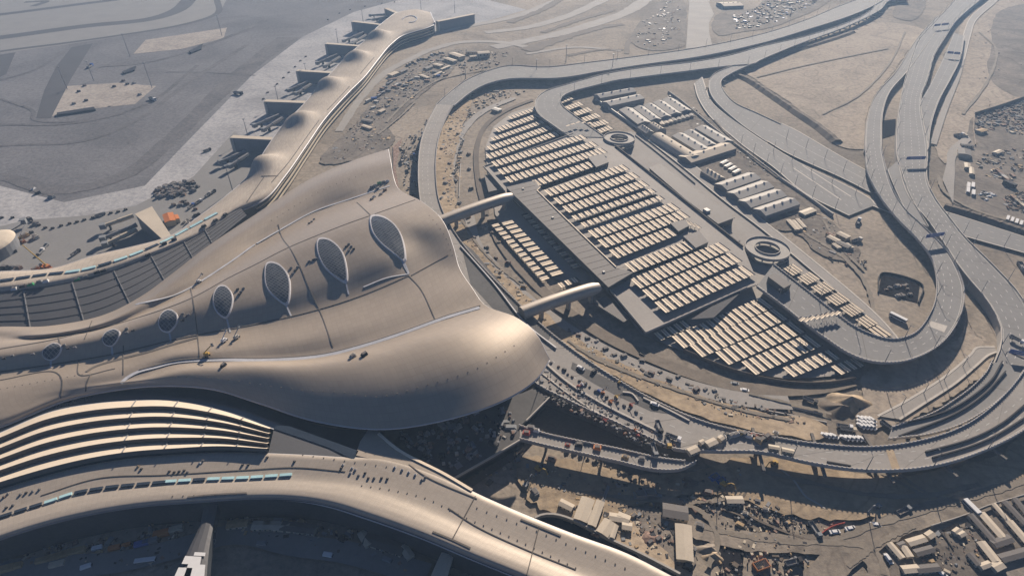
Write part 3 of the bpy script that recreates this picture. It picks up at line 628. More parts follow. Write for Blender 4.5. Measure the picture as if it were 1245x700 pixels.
on_roof(HALL, [(442, 349), (470, 338), (497, 333)], 1.1, 'gutter', 'gutter', T, 16)
# little roof anchors in rows along the outer lobes
b = MB()
for pts, n in (([(214, 458), (260, 459), (315, 467), (370, 474), (420, 477), (460, 482), (520, 467), (580, 447), (625, 420)], 34), ([(330, 268), (390, 232), (440, 212)], 16), ([(0, 473), (60, 462), (100, 455)], 12), ([(522, 262), (540, 285), (550, 310)], 9)):
    for p in HALL.line(pts, n, 0):
        b.box((p.x, p.y, p.z-.1), (.6, .6, .2))
tag(b.build('roof_anchor', M['seam'], T), kind='stuff')
# skylights, traced as leaf outlines and projected on to the curved sheet
def skylight(out, size_px, stalk):
    q = spl([(a, c, 0) for a, c in out], 36, closed=True)
    pts = [HALL.hit(p.x, p.y, 0) for p in q]; c = sum(pts, Vector())/len(pts)
    g = MB(); fr = MB()
    cx, cy = sum(p.x for p in q)/36, sum(p.y for p in q)/36
    rings = [[HALL.hit(cx+(p.x-cx)*k, cy+(p.y-cy)*k, 1.0+.5*(1-k)) for p in q] for k in (.92, .7, .5, .3, .1)]
    inner = rings[0]; g.grid([r_+[r_[0]] for r_ in rings]); g.face(rings[-1])
    f = g.build('glass', M['sky'], T)
    ko = [HALL.hit(cx+(p.x-cx)*1.09, cy+(p.y-cy)*1.05, 0) or pts[i] for i, p in enumerate(q)]
    for i in range(36):
        j = (i+1) % 36; a0, a1 = pts[i]*1.0, pts[j]*1.0; k0, k1 = ko[i], ko[j]
        up = Vector((0, 0, 1.0)); dn = Vector((0, 0, -.6))
        fr.face([k0+dn, k1+dn, a1+up, a0+up][::1]); fr.face([a0+up, a1+up, inner[j], inner[i]])
    fo = fr.build('skylight', M['rim2'], T); f.parent = fo; f.location = f.location-T.location*0
    if stalk: on_roof(HALL, stalk, 1.0, 'gutter', 'gutter', T, 12)
M['rim2'] = mat('skylight_curb', (.46, .45, .46), .6, .12, .2)
def sky_mat():
    m = bpy.data.materials.new('skylight_grid'); m.use_nodes = True; n = m.node_tree.nodes; l = m.node_tree.links; b = n['Principled BSDF']
    g = n.new('ShaderNodeNewGeometry'); mp = n.new('ShaderNodeMapping'); mp.inputs['Rotation'].default_value = (0, 0, R(32)); l.new(g.outputs['Position'], mp.inputs[0])
    br = n.new('ShaderNodeTexBrick'); br.offset = 0; br.inputs['Scale'].default_value = .62; br.inputs['Brick Width'].default_value = 1.5; br.inputs['Row Height'].default_value = 1.0; br.inputs['Mortar Size'].default_value = .11
    br.inputs['Color1'].default_value = (.03, .036, .045, 1); br.inputs['Color2'].default_value = (.06, .068, .08, 1); br.inputs['Mortar'].default_value = (.16, .165, .17, 1)
    l.new(mp.outputs[0], br.inputs['Vector']); l.new(br.outputs['Color'], b.inputs['Base Color']); b.inputs['Roughness'].default_value = .25
    return m
M['sky'] = sky_mat()
SK = [([(451, 263), (466, 264), (482, 276), (491, 297), (492, 319), (480, 310), (462, 295), (452, 280)], [(492, 320), (497, 332)]),
      ([(387, 291), (399, 291), (414, 303), (421, 322), (421, 344), (409, 338), (394, 324), (386, 305)], [(421, 345), (424, 358)]),
      ([(325, 320), (338, 321), (350, 334), (353, 352), (349, 371), (337, 364), (325, 351), (322, 335)], [(348, 371), (354, 384)]),
      ([(266, 349), (274, 348), (282, 357), (283, 370), (275, 387), (266, 382), (260, 372), (260, 359)], [(276, 388), (280, 404)]),
      ([(197, 382), (206, 377), (215, 382), (216, 391), (206, 404), (197, 402), (193, 394)], [(206, 405), (208, 415)]),
      ([(128, 406), (139, 401), (146, 404), (144, 412), (136, 421), (128, 419), (125, 413)], [(136, 422), (137, 432)]),
      ([(55, 424), (66, 418), (75, 421), (73, 430), (64, 438), (55, 436), (52, 430)], [(62, 439), (62, 447)])]
for o, s_ in SK: skylight(o, 0, s_)

# ---- court roofs between hall and piers ----
def steps(top, bot, nb, m, name, label, up, riser, riser_m, nu=70, seams=(), z_seam=.5):
    """nb terraces between two edge curves; up = rise of each terrace's camera-side edge (sawtooth)"""
    A = spl(px(top), nu); B = spl(px(bot), nu)
    c0 = (A[nu//2]+B[nu//2])/2; c0.z = 0
    t = thing(name, label, 'court roof', c0)
    for k in range(nb):
        a = [p.lerp(q, k/nb) for p, q in zip(A, B)]; b_ = [p.lerp(q, (k+1)/nb) for p, q in zip(A, B)]
        hi = [p+Vector((0, 0, up)) for p in b_]
        s = MB(); s.grid([a, [p.lerp(q, .6) for p, q in zip(a, hi)], hi]); s.build('roof_terrace', M[m], t)
        r_ = MB(); r_.grid([raise_(hi, -.02), b_], flip=False); r_.build('riser', M[riser_m], t)  # risers take the dark seam colour to paint their shade
    for fr in seams:
        i = int(fr*(nu-1)); line = []
        for k in range(nb):
            p = A[i].lerp(B[i], k/nb); q = A[i].lerp(B[i], (k+1)/nb); line += [p+Vector((0, 0, .3)), q+Vector((0, 0, up+.3))]
        s = MB()
        for a, b_ in zip(line[::2], line[1::2]): s.wall([a, b_], .6, .3)
        tag(s.build('roof_gutter', M['steel'], t))
    w_ = MB(); w_.strip(B, [Vector((p.x, p.y, 0)) for p in B]); w_.strip([Vector((p.x, p.y, 0)) for p in A], A); w_.build('wall', M['facade'], t)
    return t
steps([(-90, 368, 19), (0, 358, 19), (60, 349, 19), (120, 336, 19), (180, 314, 19), (240, 284, 19), (292, 252, 19)], [(-90, 406, 12), (0, 399, 12), (60, 398, 12), (122, 386, 12), (168, 364, 13), (208, 336, 14), (300, 262, 17)],
      5, 'court_grey', 'court_roof', 'shade-grey stepped court roof between the far pier and the bronze hall', .35, 0, 'seam', seams=(.12, .27, .4, .52, .63, .74, .84))
LS = 3.3
steps([(-90, 562, 16), (0, 526, 16), (60, 501, 16), (110, 491, 16), (160, 487, 16), (210, 487, 16), (270, 499, 16), (330, 520, 16)], [(-90, 622, 18), (0, 592, 18), (60, 574, 18), (110, 562, 18), (160, 554, 18), (210, 550, 18), (270, 547, 18), (326, 550, 18)],
      5, 'court_lit', 'court_roof', 'louvred court roof of bright curved strips with deep dark gaps', LS, 0, 'seam', seams=(.55, .67, .79, .9))
# ---------------- piers ----------------
TN = thing('terminal_pier', 'long pale pier with bulging humps and a round drum end at far left', 'terminal pier', (-220, 560, 0))
Wc = [(-90, 335, 16), (0, 330, 16), (64, 326, 16), (116, 310, 16), (160, 300, 16), (206, 287, 16), (242, 263, 16), (275, 238, 16), (303, 213, 16), (324, 180, 16), (344, 152, 16), (368, 128, 16), (388, 104, 16), (406, 85, 16), (424, 66, 16), (442, 51, 16), (458, 34, 16), (470, 24, 16), (484, 15, 16), (505, 11.5, 16), (523, 15, 16)]
Ec = [(-90, 362, 17), (8, 355, 17), (77, 346, 17), (130, 332, 17), (172, 317, 17), (206, 303, 17), (240, 288, 17), (283, 260, 17), (320, 243, 17), (346, 214, 17), (372, 177, 17), (395, 144, 17), (423, 113, 17), (444, 92, 17), (459, 73, 17), (475, 54, 17), (490, 43, 17), (505, 38, 17), (516, 35, 17), (525, 31.5, 17), (529, 29, 17)]
def mid(a, b, t, dz): return [(x+(u-x)*t, y+(v-y)*t, z+(w_-z)*t+dz) for (x, y, z), (u, v, w_) in zip(a, b)]
BUMPS = [(366, 146, 22), (399, 102, 21), (433, 69, 21), (459, 43, 21), (318, 200, 20)]
BW = [P(x, y, 22) for x, y, z in BUMPS]
def bump(p, u, v):
    h = 0
    for q in BW:
        d2 = ((p.x-q.x)**2+(p.y-q.y)**2); h += 10.5*math.exp(-d2/(2*13.0**2))
    return h*min(1, v*8)*min(1, (1-v)*4)
cr = [mid(Wc, Ec, t, dz) for t, dz in ((0, 0), (.12, 2.6), (.3, 4.0), (.5, 4.6), (.72, 4.2), (.9, 2.4), (1, 0))]
RN = loft(cr, 220, 34, bump); PN = Surf(RN)
roof_solid(RN, TN, 'roof', M['roof_far'], 4, 4, 1.2, .8)
bs = MB()
inset = [[RN[i][2] for i in range(220)], [RN[i][31] for i in range(220)]]
for q in inset: bs.strip([Vector((p.x, p.y, 16)) for p in q], [Vector((p.x, p.y, 0)) for p in q])
bs.strip([Vector((p.x, p.y, 16)) for p in RN[217]], [Vector((p.x, p.y, 0)) for p in RN[217]])
bs.build('wall', M['facade'], TN)
for zz in (3.5, 8.0, 12.5):
    b = MB(); b.wall([Vector((RN[i][32].x, RN[i][32].y, zz)) for i in range(60, 219)], 1.2, 1.0); b.build('facade_band', M['cabin'], TN)
def glazing(S, pts, t, n, w=2.2, on=lambda i: True, mat1='cyan', mat2='glass'):
    c = S.line(pts, n*6+1, .2)
    for i in range(n):
        seg = c[i*6:i*6+6]
        if len(seg) < 3: continue
        q = MB(); q.wall(seg, w, .7); q.build('roof_light', M[mat1 if on(i) else mat2], t)
glazing(PN, [(0, 342), (51, 335), (103, 328), (154, 313), (200, 294), (230, 278), (267, 258)], TN, 14, 2.6, lambda i: i in (4, 5, 7, 8, 10, 11, 12, 13))
ring = PN.line([(489, 24), (494, 21), (502, 20), (507, 23), (504, 27), (497, 28)], 20, .3)
b = MB(); b.wall(ring, 1.2, .8); b.build('roof_ring', M['gutter'], TN)
for pts in ([(330, 222), (352, 196), (372, 168), (388, 146)], [(398, 134), (415, 116), (425, 105)], [(438, 90), (448, 78), (455, 70)], [(318, 214), (338, 214)], [(300, 246), (322, 214)]):
    on_roof(PN, pts, .8, 'seam', 'roof_seam', TN, 20)
# gate blocks with boarding bridges
def gate(top, depth_px, hgt, label, bridges, zt=15, wid=5):
    (x0, y0), (x1, y1) = top
    a, b_ = P(x0, y0, zt), P(x1, y1, zt); d = nrm2(b_-a); nn = Vector((d.y, -d.x, 0))   # towards the camera
    if nn.y > 0: nn = -nn
    c = (a+b_)/2; c.z = 0; t = thing('gate_block', label, 'gate block', c)
    L = (b_-a).length; rz = math.atan2(d.y, d.x); cc = c-nn*wid/2
    q = MB(); q.box((cc.x, cc.y, 0), (L, wid, zt), rz); q.build('wall', M['facade2'], t)
    q = MB(); q.box((cc.x, cc.y, zt), (L+1, wid+2, .8), rz); q.build('roof', M['shed_cream'], t)
    q = MB(); e = a-nn*wid/2; q.box((e.x, e.y, 0), (3, wid+1.4, zt-.1), rz); q.build('end_fin', M['shed_grey'], t)
    for k, (u0, v0, u1, v1) in enumerate(bridges):
        s, e = P(u0, v0, 6.5), P(u1, v1, 5.0); bt = thing('boarding_bridge', f'{["upper", "lower"][k]} boarding bridge of the {label.split(" with")[0]}', 'boarding bridge', Vector((s.x, s.y, 0)))
        m_ = s.lerp(e, .55); q = MB(); q.tube([s, m_], 2.1, 6); q.tube([m_, e], 1.7, 6); q.build('tunnel', M['steel'], bt)
        q = MB(); q.box((e.x, e.y, e.z-2.0), (4.6, 4.6, 4.2), math.atan2(e.y-s.y, e.x-s.x)); q.build('cab', M['vgrey'], bt)
        q = MB(); w_ = s.lerp(e, .75)
        q.box((w_.x, w_.y, 0), (1.2, 3.4, 4.5), math.atan2(e.y-s.y, e.x-s.x)); q.build('leg', M['vblack'], bt)
M['facade2'] = mat('gate_wall', (.16, .165, .175), .6, .15, .1)
G = [((322, 124), (376, 126), 'gate block second up from the crook of the pier'), ((361, 87), (410, 90), 'gate block third up along the pier, left of a hump'), ((396, 54), (436, 57), 'gate block fourth up along the pier'),
     ((428, 27), (462, 31), 'gate block just below the drum end'), ((281, 168), (340, 171), 'lowest gate block on the straight pier'), ]
for a, c, lab in G:
    x, y = a; sc = 1.0 if y < 100 else 1.25
    gate((a, c), 0, 15, lab+' with a dark wall', [(x+14*sc, y+13*sc, x-10*sc, y+23*sc), (x+17*sc, y+16*sc, x-1*sc, y+27*sc)])
gate(((533, 27), (577, 18)), 0, 15, 'gate block jutting right from the drum end with a dark wall', [])
gate(((468, 11), (482, 17)), 0, 15, 'gate block behind the left side of the drum with a dark wall', [(468, 18, 450, 19), (470, 21, 454, 24)])
t = thing('gate_block', 'pale slant-roofed gate block above the lower apron beside orange plant', 'gate block', P(186, 285))
q = MB(); pl = px([(165, 261), (185, 252), (208, 287), (198, 291)], 14); q.prism(pl, 0, 13.4); q.build('wall', M['facade2'], t)
q = MB(); q.prism([p+(p-sum(pl, Vector())/4)*.05 for p in pl], 13.4, 14.2); q.build('roof', M['shed_cream'], t)
for k, (u0, v0, u1, v1) in enumerate([(162, 262, 125, 275), (166, 273, 125, 290), (166, 279, 128, 297)]):
    s, e = P(u0, v0, 6.5), P(u1, v1, 5); bt = thing('boarding_bridge', f'boarding bridge, {["top", "middle", "bottom"][k]} of three left of the slant-roofed gate block', 'boarding bridge', Vector((s.x, s.y, 0)))
    q = MB(); q.tube([s, s.lerp(e, .5)], 2.0, 6); q.tube([s.lerp(e, .5), e], 1.7, 6); q.build('tunnel', M['cabin'] if k != 1 else M['steel'], bt)
    q = MB(); q.box((e.x, e.y, 3), (4.5, 4.5, 4.2), .4); q.build('cab', M['vgrey'], bt)
    q = MB(); w_ = s.lerp(e, .8); q.box((w_.x, w_.y, 0), (1.2, 3.2, 4.6), .4); q.build('leg', M['vblack'], bt)
t = thing('gate_block', 'round-topped dark gate building at the left edge of the apron', 'gate block', P(-6, 308))
c = P(-8, 300, 6); q = MB(); rows = []
for i in range(7):
    a = i/6*math.pi/2; rows.append([Vector((c.x+math.cos(a)*14*math.cos(h), c.y+math.cos(a)*20*math.sin(h), 9+5*math.sin(a))) for h in [2*math.pi*j/28 for j in range(29)]])
q.grid(rows); q.build('roof', M['shed_cream'], t, smooth=True)
q = MB(); q.prism([(p.x, p.y) for p in rows[0][:-1]], 0, 9); q.build('wall', M['facade2'], t)
s, e = P(8, 281, 6), P(28, 269, 5); bt = thing('boarding_bridge', 'boarding bridge reaching from the round-topped gate building', 'boarding bridge', Vector((s.x, s.y, 0)))
q = MB(); q.tube([s, e], 1.9, 6); q.build('tunnel', M['steel'], bt); q = MB(); q.box((e.x, e.y, 3), (4.5, 4.5, 4.2), .4); q.build('cab', M['vgrey'], bt)

TS = thing('terminal_pier', 'broad near pier with curled edge sweeping across the bottom of the picture', 'terminal pier', (-60, 190, 0))
U = [(-90, 624, 15), (0, 595, 15), (60, 577, 15), (110, 565, 15), (160, 557, 15), (210, 553, 15), (270, 550, 15), (326, 551, 15), (372, 553, 15), (424, 556, 15), (462, 556, 15), (500, 565, 15), (540, 580, 15), (582, 601, 15), (632, 623, 15), (697, 649, 15), (760, 672, 15), (812, 698, 15), (880, 735, 15), (980, 790, 15)]
Lw = [(-90, 690, 11), (0, 656, 11), (40, 643, 11), (77, 633, 11), (130, 622, 11), (180, 615, 11), (235, 611, 11), (290, 607, 11), (335, 606, 11), (372, 609, 11), (405, 616, 11), (439, 627, 11), (480, 641, 11), (520, 656, 11), (567, 676, 11), (640, 706, 11), (700, 735, 11), (750, 760, 11), (800, 790, 11), (880, 840, 11)]
cr = [mid(U, Lw, t, dz) for t, dz in ((0, 0), (.05, .5), (.16, .7), (.34, .9), (.46, 1.1), (.56, 1.5), (.68, 2.5), (.82, 3.4), (.94, 3.3), (1, .3))]
cr = [[(x, y, z+3) for x, y, z in c] for c in cr]
RS = loft(cr, 170, 50); PS = Surf(RS)
roof_solid(RS, TS, 'roof', M['roof_pier'], 2.2, 1.2, 1.2, .5)
b = MB()
for q in ([RS[i][46] for i in range(170)], [RS[i][2] for i in range(170)]): b.strip([Vector((p.x, p.y, p.z-1.2)) for p in q], [Vector((p.x, p.y, 0)) for p in q])
b.build('wall', M['facade'], TS)
glazing(PS, [(0, 629), (28, 620), (60, 610), (90, 600), (130, 593), (170, 589), (205, 586)], TS, 11, 1.5, lambda i: i in (3, 4))
glazing(PS, [(200, 586), (250, 583), (300, 581), (358, 577)], TS, 9, 1.5, lambda i: i in (0, 1, 3, 4, 5, 6, 7, 8))
for pts in ([(50, 602), (120, 581), (200, 577), (300, 571), (360, 568), (420, 573)], [(578, 603), (550, 655)], [(655, 642), (640, 700)], [(545, 617), (580, 640), (640, 668), (700, 692)], [(445, 536), (490, 560), (520, 580), (580, 606)]):
    on_roof(PS, pts, .45, 'seam', 'roof_seam', TS, 50)
for pts in ([(228, 604), (260, 601), (300, 599)], [(526, 646), (548, 655), (572, 666)], [(633, 631), (660, 642), (682, 651)]):
    on_roof(PS, pts, .8, 'seam', 'roof_slot', TS, 16)
b = MB()
for pts, n in (([(440, 590), (480, 596), (520, 606), (560, 626), (620, 652), (700, 690)], 26), ([(580, 617), (640, 640), (700, 665), (760, 690)], 16), ([(210, 603), (300, 600)], 8), ([(330, 548), (420, 560), (470, 567)], 12)):
    for p in PS.line(pts, n, 0): b.box((p.x, p.y, p.z-.1), (.5, .5, .4))
tag(b.build('roof_anchor', M['seam'], TS), kind='stuff')
M['roof_flat'] = mat('flat_cladding', (.33, .28, .225), .6, .1, .05)
# grey triangular sheet and dark rooflights between the louvres and the hall
t = thing('court_roof', 'grey triangular roof with blue-black glazing right of the louvred court', 'court roof', P(390, 545))
q = MB(); q.prism(px([(333, 521), (400, 544), (430, 560), (326, 551)], 17.8), 13, 17.8); q.build('roof_terrace', M['court_grey'], t)
q = MB(); q.prism(px([(333, 521), (338, 517), (352, 518), (436, 548), (430, 559), (400, 544)], 18), 13.2, 18.2); q.build('glazing', M['glass'], t)
q = MB(); q.prism(px([(432, 553), (438, 536), (452, 516), (486, 548), (540, 576), (572, 595), (552, 592), (500, 570), (462, 560)], 18.2), 11, 18.2); q.build('roof_terrace', M['roof_flat'], t)
q = MB(); q.wall(spl(px([(460, 527), (486, 548), (540, 576), (574, 596)], 18.2), 24), 1.4, .5); q.build('roof_edge', M['cream'], t)
# dark glazed slope under the eaves of the hall
t = thing('glazed_roof', 'dark glazed roof band tucked under the lower eaves of the bronze hall', 'glass roof', P(200, 480))
A = spl(px([(-90, 548, 14.5), (0, 520, 14.5), (60, 496, 14.5), (110, 482, 14.5), (160, 477, 14.5), (210, 477, 14.5), (270, 489, 14.5), (330, 512, 14.5), (400, 534, 14.5), (440, 541, 14.5)]), 60); B = spl(px([(-90, 565, 15.6), (0, 527, 15.6), (60, 502, 15.6), (110, 492, 15.6), (160, 488, 15.6), (210, 488, 15.6), (270, 500, 15.6), (330, 521, 15.6), (400, 544, 15.6), (436, 553, 15.6)]), 60)
A2 = [a+(a-b_)*1.6 for a, b_ in zip(A, B)]
q = MB(); q.grid([A2, B]); q.build('glazing', M['glass'], t); q = MB(); q.wall(B, .6, .5); q.build('gutter', M['gutter'], t)
# link bridges at the lower edge
def link(name, label, Lp, Rp, z, m):
    L = spl(px(Lp, z), 16); Rr = spl(px(Rp, z), 16); c = (L[8]+Rr[8])/2; c.z = 0; t = thing(name, label, 'footbridge', c)
    rows = []
    for a, b_ in zip(L, Rr):
        rows.append([a-Vector((0, 0, 5)), a, a.lerp(b_, .2)+Vector((0, 0, .8)), a.lerp(b_, .5)+Vector((0, 0, 1.1)), a.lerp(b_, .8)+Vector((0, 0, .8)), b_, b_-Vector((0, 0, 5)), a-Vector((0, 0, 5))])
    q = MB(); q.grid([r[1:6] for r in rows]); q.build('roof', M[m], t)
    q = MB(); q.grid([r[0:2] for r in rows]); q.grid([r[5:7] for r in rows]); q.grid([r[6:8] for r in rows]); q.build('wall', M['facade'], t)
    q = MB(); 
    for k in (4, 12): p = (L[k]+Rr[k])/2; q.box((p.x, p.y, 0), (3, 2, z-5), 0)
    q.build('support', M['conc'], t)
    return t, L, Rr
LB = link('link_bridge', 'unfinished link bridge with white membrane patches under the near pier', [(248, 612), (242, 640), (231, 664), (214, 700), (196, 740)], [(265, 612), (260, 636), (255, 662), (252, 690), (250, 740)], 12, 'court_grey')
q = MB()
for (a0, a1, c0, c1) in ((8.2, 9.3, .05, .75), (9.3, 11, .3, .95), (9.8, 13, .0, .5), (11, 15.6, .45, .97), (13.2, 15.8, .02, .5), (7.6, 8.1, .4, .9)):
    i0, i1 = int(a0), int(a1)+1; f = lambda s_, v: LB[1][min(int(s_), 14)].lerp(LB[1][min(int(s_), 14)+1], s_-int(s_)).lerp(LB[2][min(int(s_), 14)].lerp(LB[2][min(int(s_), 14)+1], s_-int(s_)), v)+Vector((0, 0, 1.25))
    q.face([f(a0, c0), f(a0, c1), f(a1, c1), f(a1, c0)])
q.build('membrane', M['vwhite'], LB[0])
link('link_bridge', 'narrow link bridge leaving the bottom edge beneath the near pier', [(540, 664), (528, 690), (514, 725)], [(554, 668), (546, 694), (536, 725)], 9, 'shed_cream')
# tubular footbridges to the garage
def tube_bridge(label, a, b_, z, r):
    A, B = P(*a, z), P(*b_, z); c = (A+B)/2; c.z = 0; t = thing('tube_bridge', label, 'footbridge', c)
    d = (B-A).normalized(); s_ = Vector((-d.y, d.x, 0)); rows = []
    for i in range(17):
        p = A.lerp(B, i/16)+Vector((0, 0, -1.2*math.cos(i/16*math.pi)*0+1.0*math.sin(i/16*math.pi)))
        k = 1-.5*max(0, (i-14)/2)**2*.6
        rows.append([p+s_*(r*k*math.cos(h))+Vector((0, 0, r*k*.85*math.sin(h))) for h in [-.5+(math.pi+1.0)*j/16 for j in range(17)]])
    q = MB(); uvgrid(q, rows, 2.5, 1.2); q.build('roof', M['roof_pier'], t, smooth=True)
    q = MB(); q.grid([[r_[0] for r_ in rows], [r_[-1] for r_ in rows]]); q.face(list(reversed(rows[0]))); q.face(rows[-1]); q.build('floor', M['steel'], t)
    for f in (.25, .6, .9):
        p = A.lerp(B, f); q = MB(); q.box((p.x, p.y, 0), (1.8, 3.5, z-r*.6), math.atan2(d.y, d.x)); q.build('support', M['conc'], t)
tube_bridge('pale tubular footbridge from the upper lobe of the hall to the garage spine', (530, 272), (622, 239), 11, 5.6)
tube_bridge('pale tubular footbridge nearer the camera, meeting the lower end of the garage spine', (634, 381), (728, 349), 11, 5.2)
# ---------------- garage ----------------
GA = R(-64.5)                                   # long axis of the garage
gx, gy = Vector((math.cos(GA), math.sin(GA), 0)), Vector((-math.sin(GA), math.cos(GA), 0))
ZD = 7.0
tg = thing('parking_garage', 'large flat parking garage with a pale open deck, dark edges and long grey spine roof', 'parking garage', (80, 440, 0))
deck_px = [(588, 203), (640, 184), (697, 163), (735, 167), (748, 178), (800, 219), (850, 259), (905, 303), (922, 345), (908, 350), (785, 405), (738, 349), (614, 233)]
dp = px(deck_px, ZD)
q = MB(); q.prism(dp, ZD-1.0, ZD); q.build('deck', M['deck'], tg)
q = MB(); core = [p.lerp(sum(dp, Vector())/len(dp), .045) for p in dp]; q.prism(core, 0, ZD-1.0); q.build('wall', M['dark'], tg)  # solid near-black core stands in for the shaded open storeys
def dwall(pts, h, w, m, name):
    q = MB(); q.wall(px(pts, ZD), w, h); return q.build(name, M[m], tg)
dwall([(748, 178), (800, 219), (850, 259), (903, 301)], 1.8, .8, 'seam', 'parapet')
dwall([(588, 203), (614, 233)], 1.3, .5, 'conc', 'parapet'); dwall([(588, 203), (640, 184), (697, 163)], 1.2, .5, 'conc', 'parapet')
dwall([(738, 349), (785, 405)], 1.3, .5, 'conc', 'parapet'); dwall([(785, 405), (830, 385), (908, 350)], 1.3, .5, 'conc', 'parapet')
c = spl(px([(787, 404), (845, 379), (908, 350)], 0), 9); 
for p in c: 
    q = MB(); q.box((p.x, p.y+2.2, 0), (.9, .9, ZD-1), GA); q.build('column', M['conc'], tg)
# ramp hollow in the lower edge and the dark slots
q = MB(); q.prism(px([(840, 388), (868, 386), (900, 356), (898, 352)], ZD), ZD+.01, ZD+.08); q.build('ramp', M['asphalt_dark'], tg)
for poly in ([(657, 227), (660, 231), (730, 207), (722, 205)], [(768, 333), (776, 333), (852, 302), (842, 300)], [(700, 270), (706, 271), (800, 238), (797, 236)]):
    q = MB(); q.prism(px(poly, ZD), ZD+.01, ZD+.06); q.build('ramp_slot', M['dark'], tg)
# the spine, raised above the deck
sp_px = [(616, 228), (650, 220), (657, 228), (653, 232), (706, 284), (749, 325), (769, 330), (739, 348)]
q = MB(); pl = px(sp_px, 12.5); q.prism(pl, ZD, 11.7); q.build('spine_wall', M['facade'], tg)
pc = sum(pl, Vector())/len(pl)
q = MB(); q.prism([p+(p-pc)*.012 for p in pl], 11.7, 12.5); q.build('spine_roof', M['garage'], tg)
q = MB(); q.wall(px([(657, 228), (653, 232), (706, 284), (749, 325)], 12.5), .8, .7); q.build('spine_parapet', M['cream'], tg)
q = MB()
for i in range(1, 22):
    a = P(616, 228, 12.5).lerp(P(739, 348, 12.5), i/22); b_ = a+gy*25.5; q.wall([a+Vector((0, 0, -.02))+gy*1, b_], .18, .12)
q.build('roof_joint', M['seam'], tg)
for x, y in ((636, 230), (672, 265), (734, 331)):
    p = P(x, y, 12.5); q = MB(); q.box(p, (1.6, 1.6, .9), GA); q.build('roof_vent', M['cabin_w'], tg)
def block(name, label, cat, poly, z0, z1, m, wm='facade', over=.03, parent=None):
    pl = px(poly, z1); c = sum(pl, Vector())/len(pl); c.z = 0
    t = parent or thing(name, label, cat, c)
    q = MB(); q.prism(pl, z0, z1-.6); q.build('wall', M[wm], t)
    q = MB(); q.prism([p+(p-sum(pl, Vector())/len(pl))*over for p in pl], z1-.6, z1); q.build('roof', M[m], t)
    return t
block('stair_block', 'square grey stair block on the garage deck at the end of the upper dark slot', 'stair block', [(715, 191), (733, 187), (740, 197), (725, 203)], ZD, 11.5, 'garage')
block('stair_block', 'small grey stair block beside the short run of canopies right of the deck', 'stair block', [(815, 271), (833, 267), (838, 274), (825, 281)], ZD, 11.5, 'garage')
block('stair_block', 'larger grey stair block at the end of the lower dark slot', 'stair block', [(831, 287), (850, 281), (861, 294), (846, 301)], ZD, 11.5, 'garage')
block('kiosk', 'grey flat-roofed kiosk on the road between the helix ramp and the loop', 'kiosk', [(934, 336), (942, 332), (962, 345), (953, 350)], ZD+.8, 13.5, 'garage')
block('wing_roof', 'triangular grey wing roof beside the upper end of the garage spine', 'canopy', [(589, 213), (598, 214), (611, 229), (594, 233)], 4.5, 5.5, 'garage', 'steel')
block('wing_roof', 'triangular grey wing roof beside the lower end of the garage spine', 'canopy', [(722, 368), (736, 360), (766, 386), (758, 391)], 4.5, 5.5, 'garage', 'steel')
t = block('terminal_annex', 'long low grey building with a thick flat roof right of the garage', 'annex', [(790, 204.6), (803, 199.5), (892, 263.5), (872, 271), (834, 242.5)], 0, 8.5, 'garage')
p = P(859, 257, 8.5); q = MB(); q.box(p, (5, 4, 2), GA); q.build('roof_unit', M['cabin_w'], t)
t = block('low_wall_yard', 'walled pale yard at the upper end of the garage parapet', 'yard wall', [(778, 187), (790, 182), (796, 188), (785, 195)], 0, .5, 'sand', 'conc', 0)
# helical ramps
def helix(label, cpx, r_out, r_in, h, z0, turns=(.62, .25)):
    c = P(*cpx, h); c.z = 0; t = thing('helix_ramp', label, 'helix ramp', c); N = 56
    A = [2*math.pi*i/N for i in range(N+1)]
    O = [Vector((c.x+r_out*math.cos(a), c.y+r_out*math.sin(a), h)) for a in A]; I = [Vector((c.x+r_in*math.cos(a), c.y+r_in*math.sin(a), h)) for a in A]
    q = MB(); q.strip(I, O); q.strip(raise_(O, -1.2), raise_(I, -1.2)); q.build('ramp_deck', M['conc'], t)
    q = MB(); q.wall(O, .6, 1.1); q.strip(O, raise_(O, -1.3)); q.build('outer_parapet', M['conc'], t)
    q = MB(); q.wall(I, .6, 1.0); q.strip(raise_(I, -1.3), I); q.build('inner_parapet', M['conc'], t)
    for zz in [h*k_ for k_ in turns]:
        q = MB(); q.strip(raise_(I, zz-h), raise_(O, zz-h)); q.wall(raise_(O, zz-h), .5, 1.2); q.wall(raise_(I, zz-h), .5, 1.2); q.build('lower_turn', M['conc'], t)
    for k in range(12):
        a = 2*math.pi*k/12; q = MB(); q.box((c.x+(r_out-1)*math.cos(a), c.y+(r_out-1)*math.sin(a), 0), (.9, .9, h-1.2), a); q.build('column', M['conc'], t)
    q = MB(); q.face([Vector((c.x+r_in*math.cos(a), c.y+r_in*math.sin(a), .5)) for a in A[:-1]]); q.build('core_floor', M['bank'], t)
helix('round helix ramp at the far end of the garage parapet', (753, 168), 16.5, 9.5, 8, 0)
helix('round helix ramp beside the kiosk, nearer the camera', (933, 302), 17.0, 9.5, 6.2, 0, (.3,))

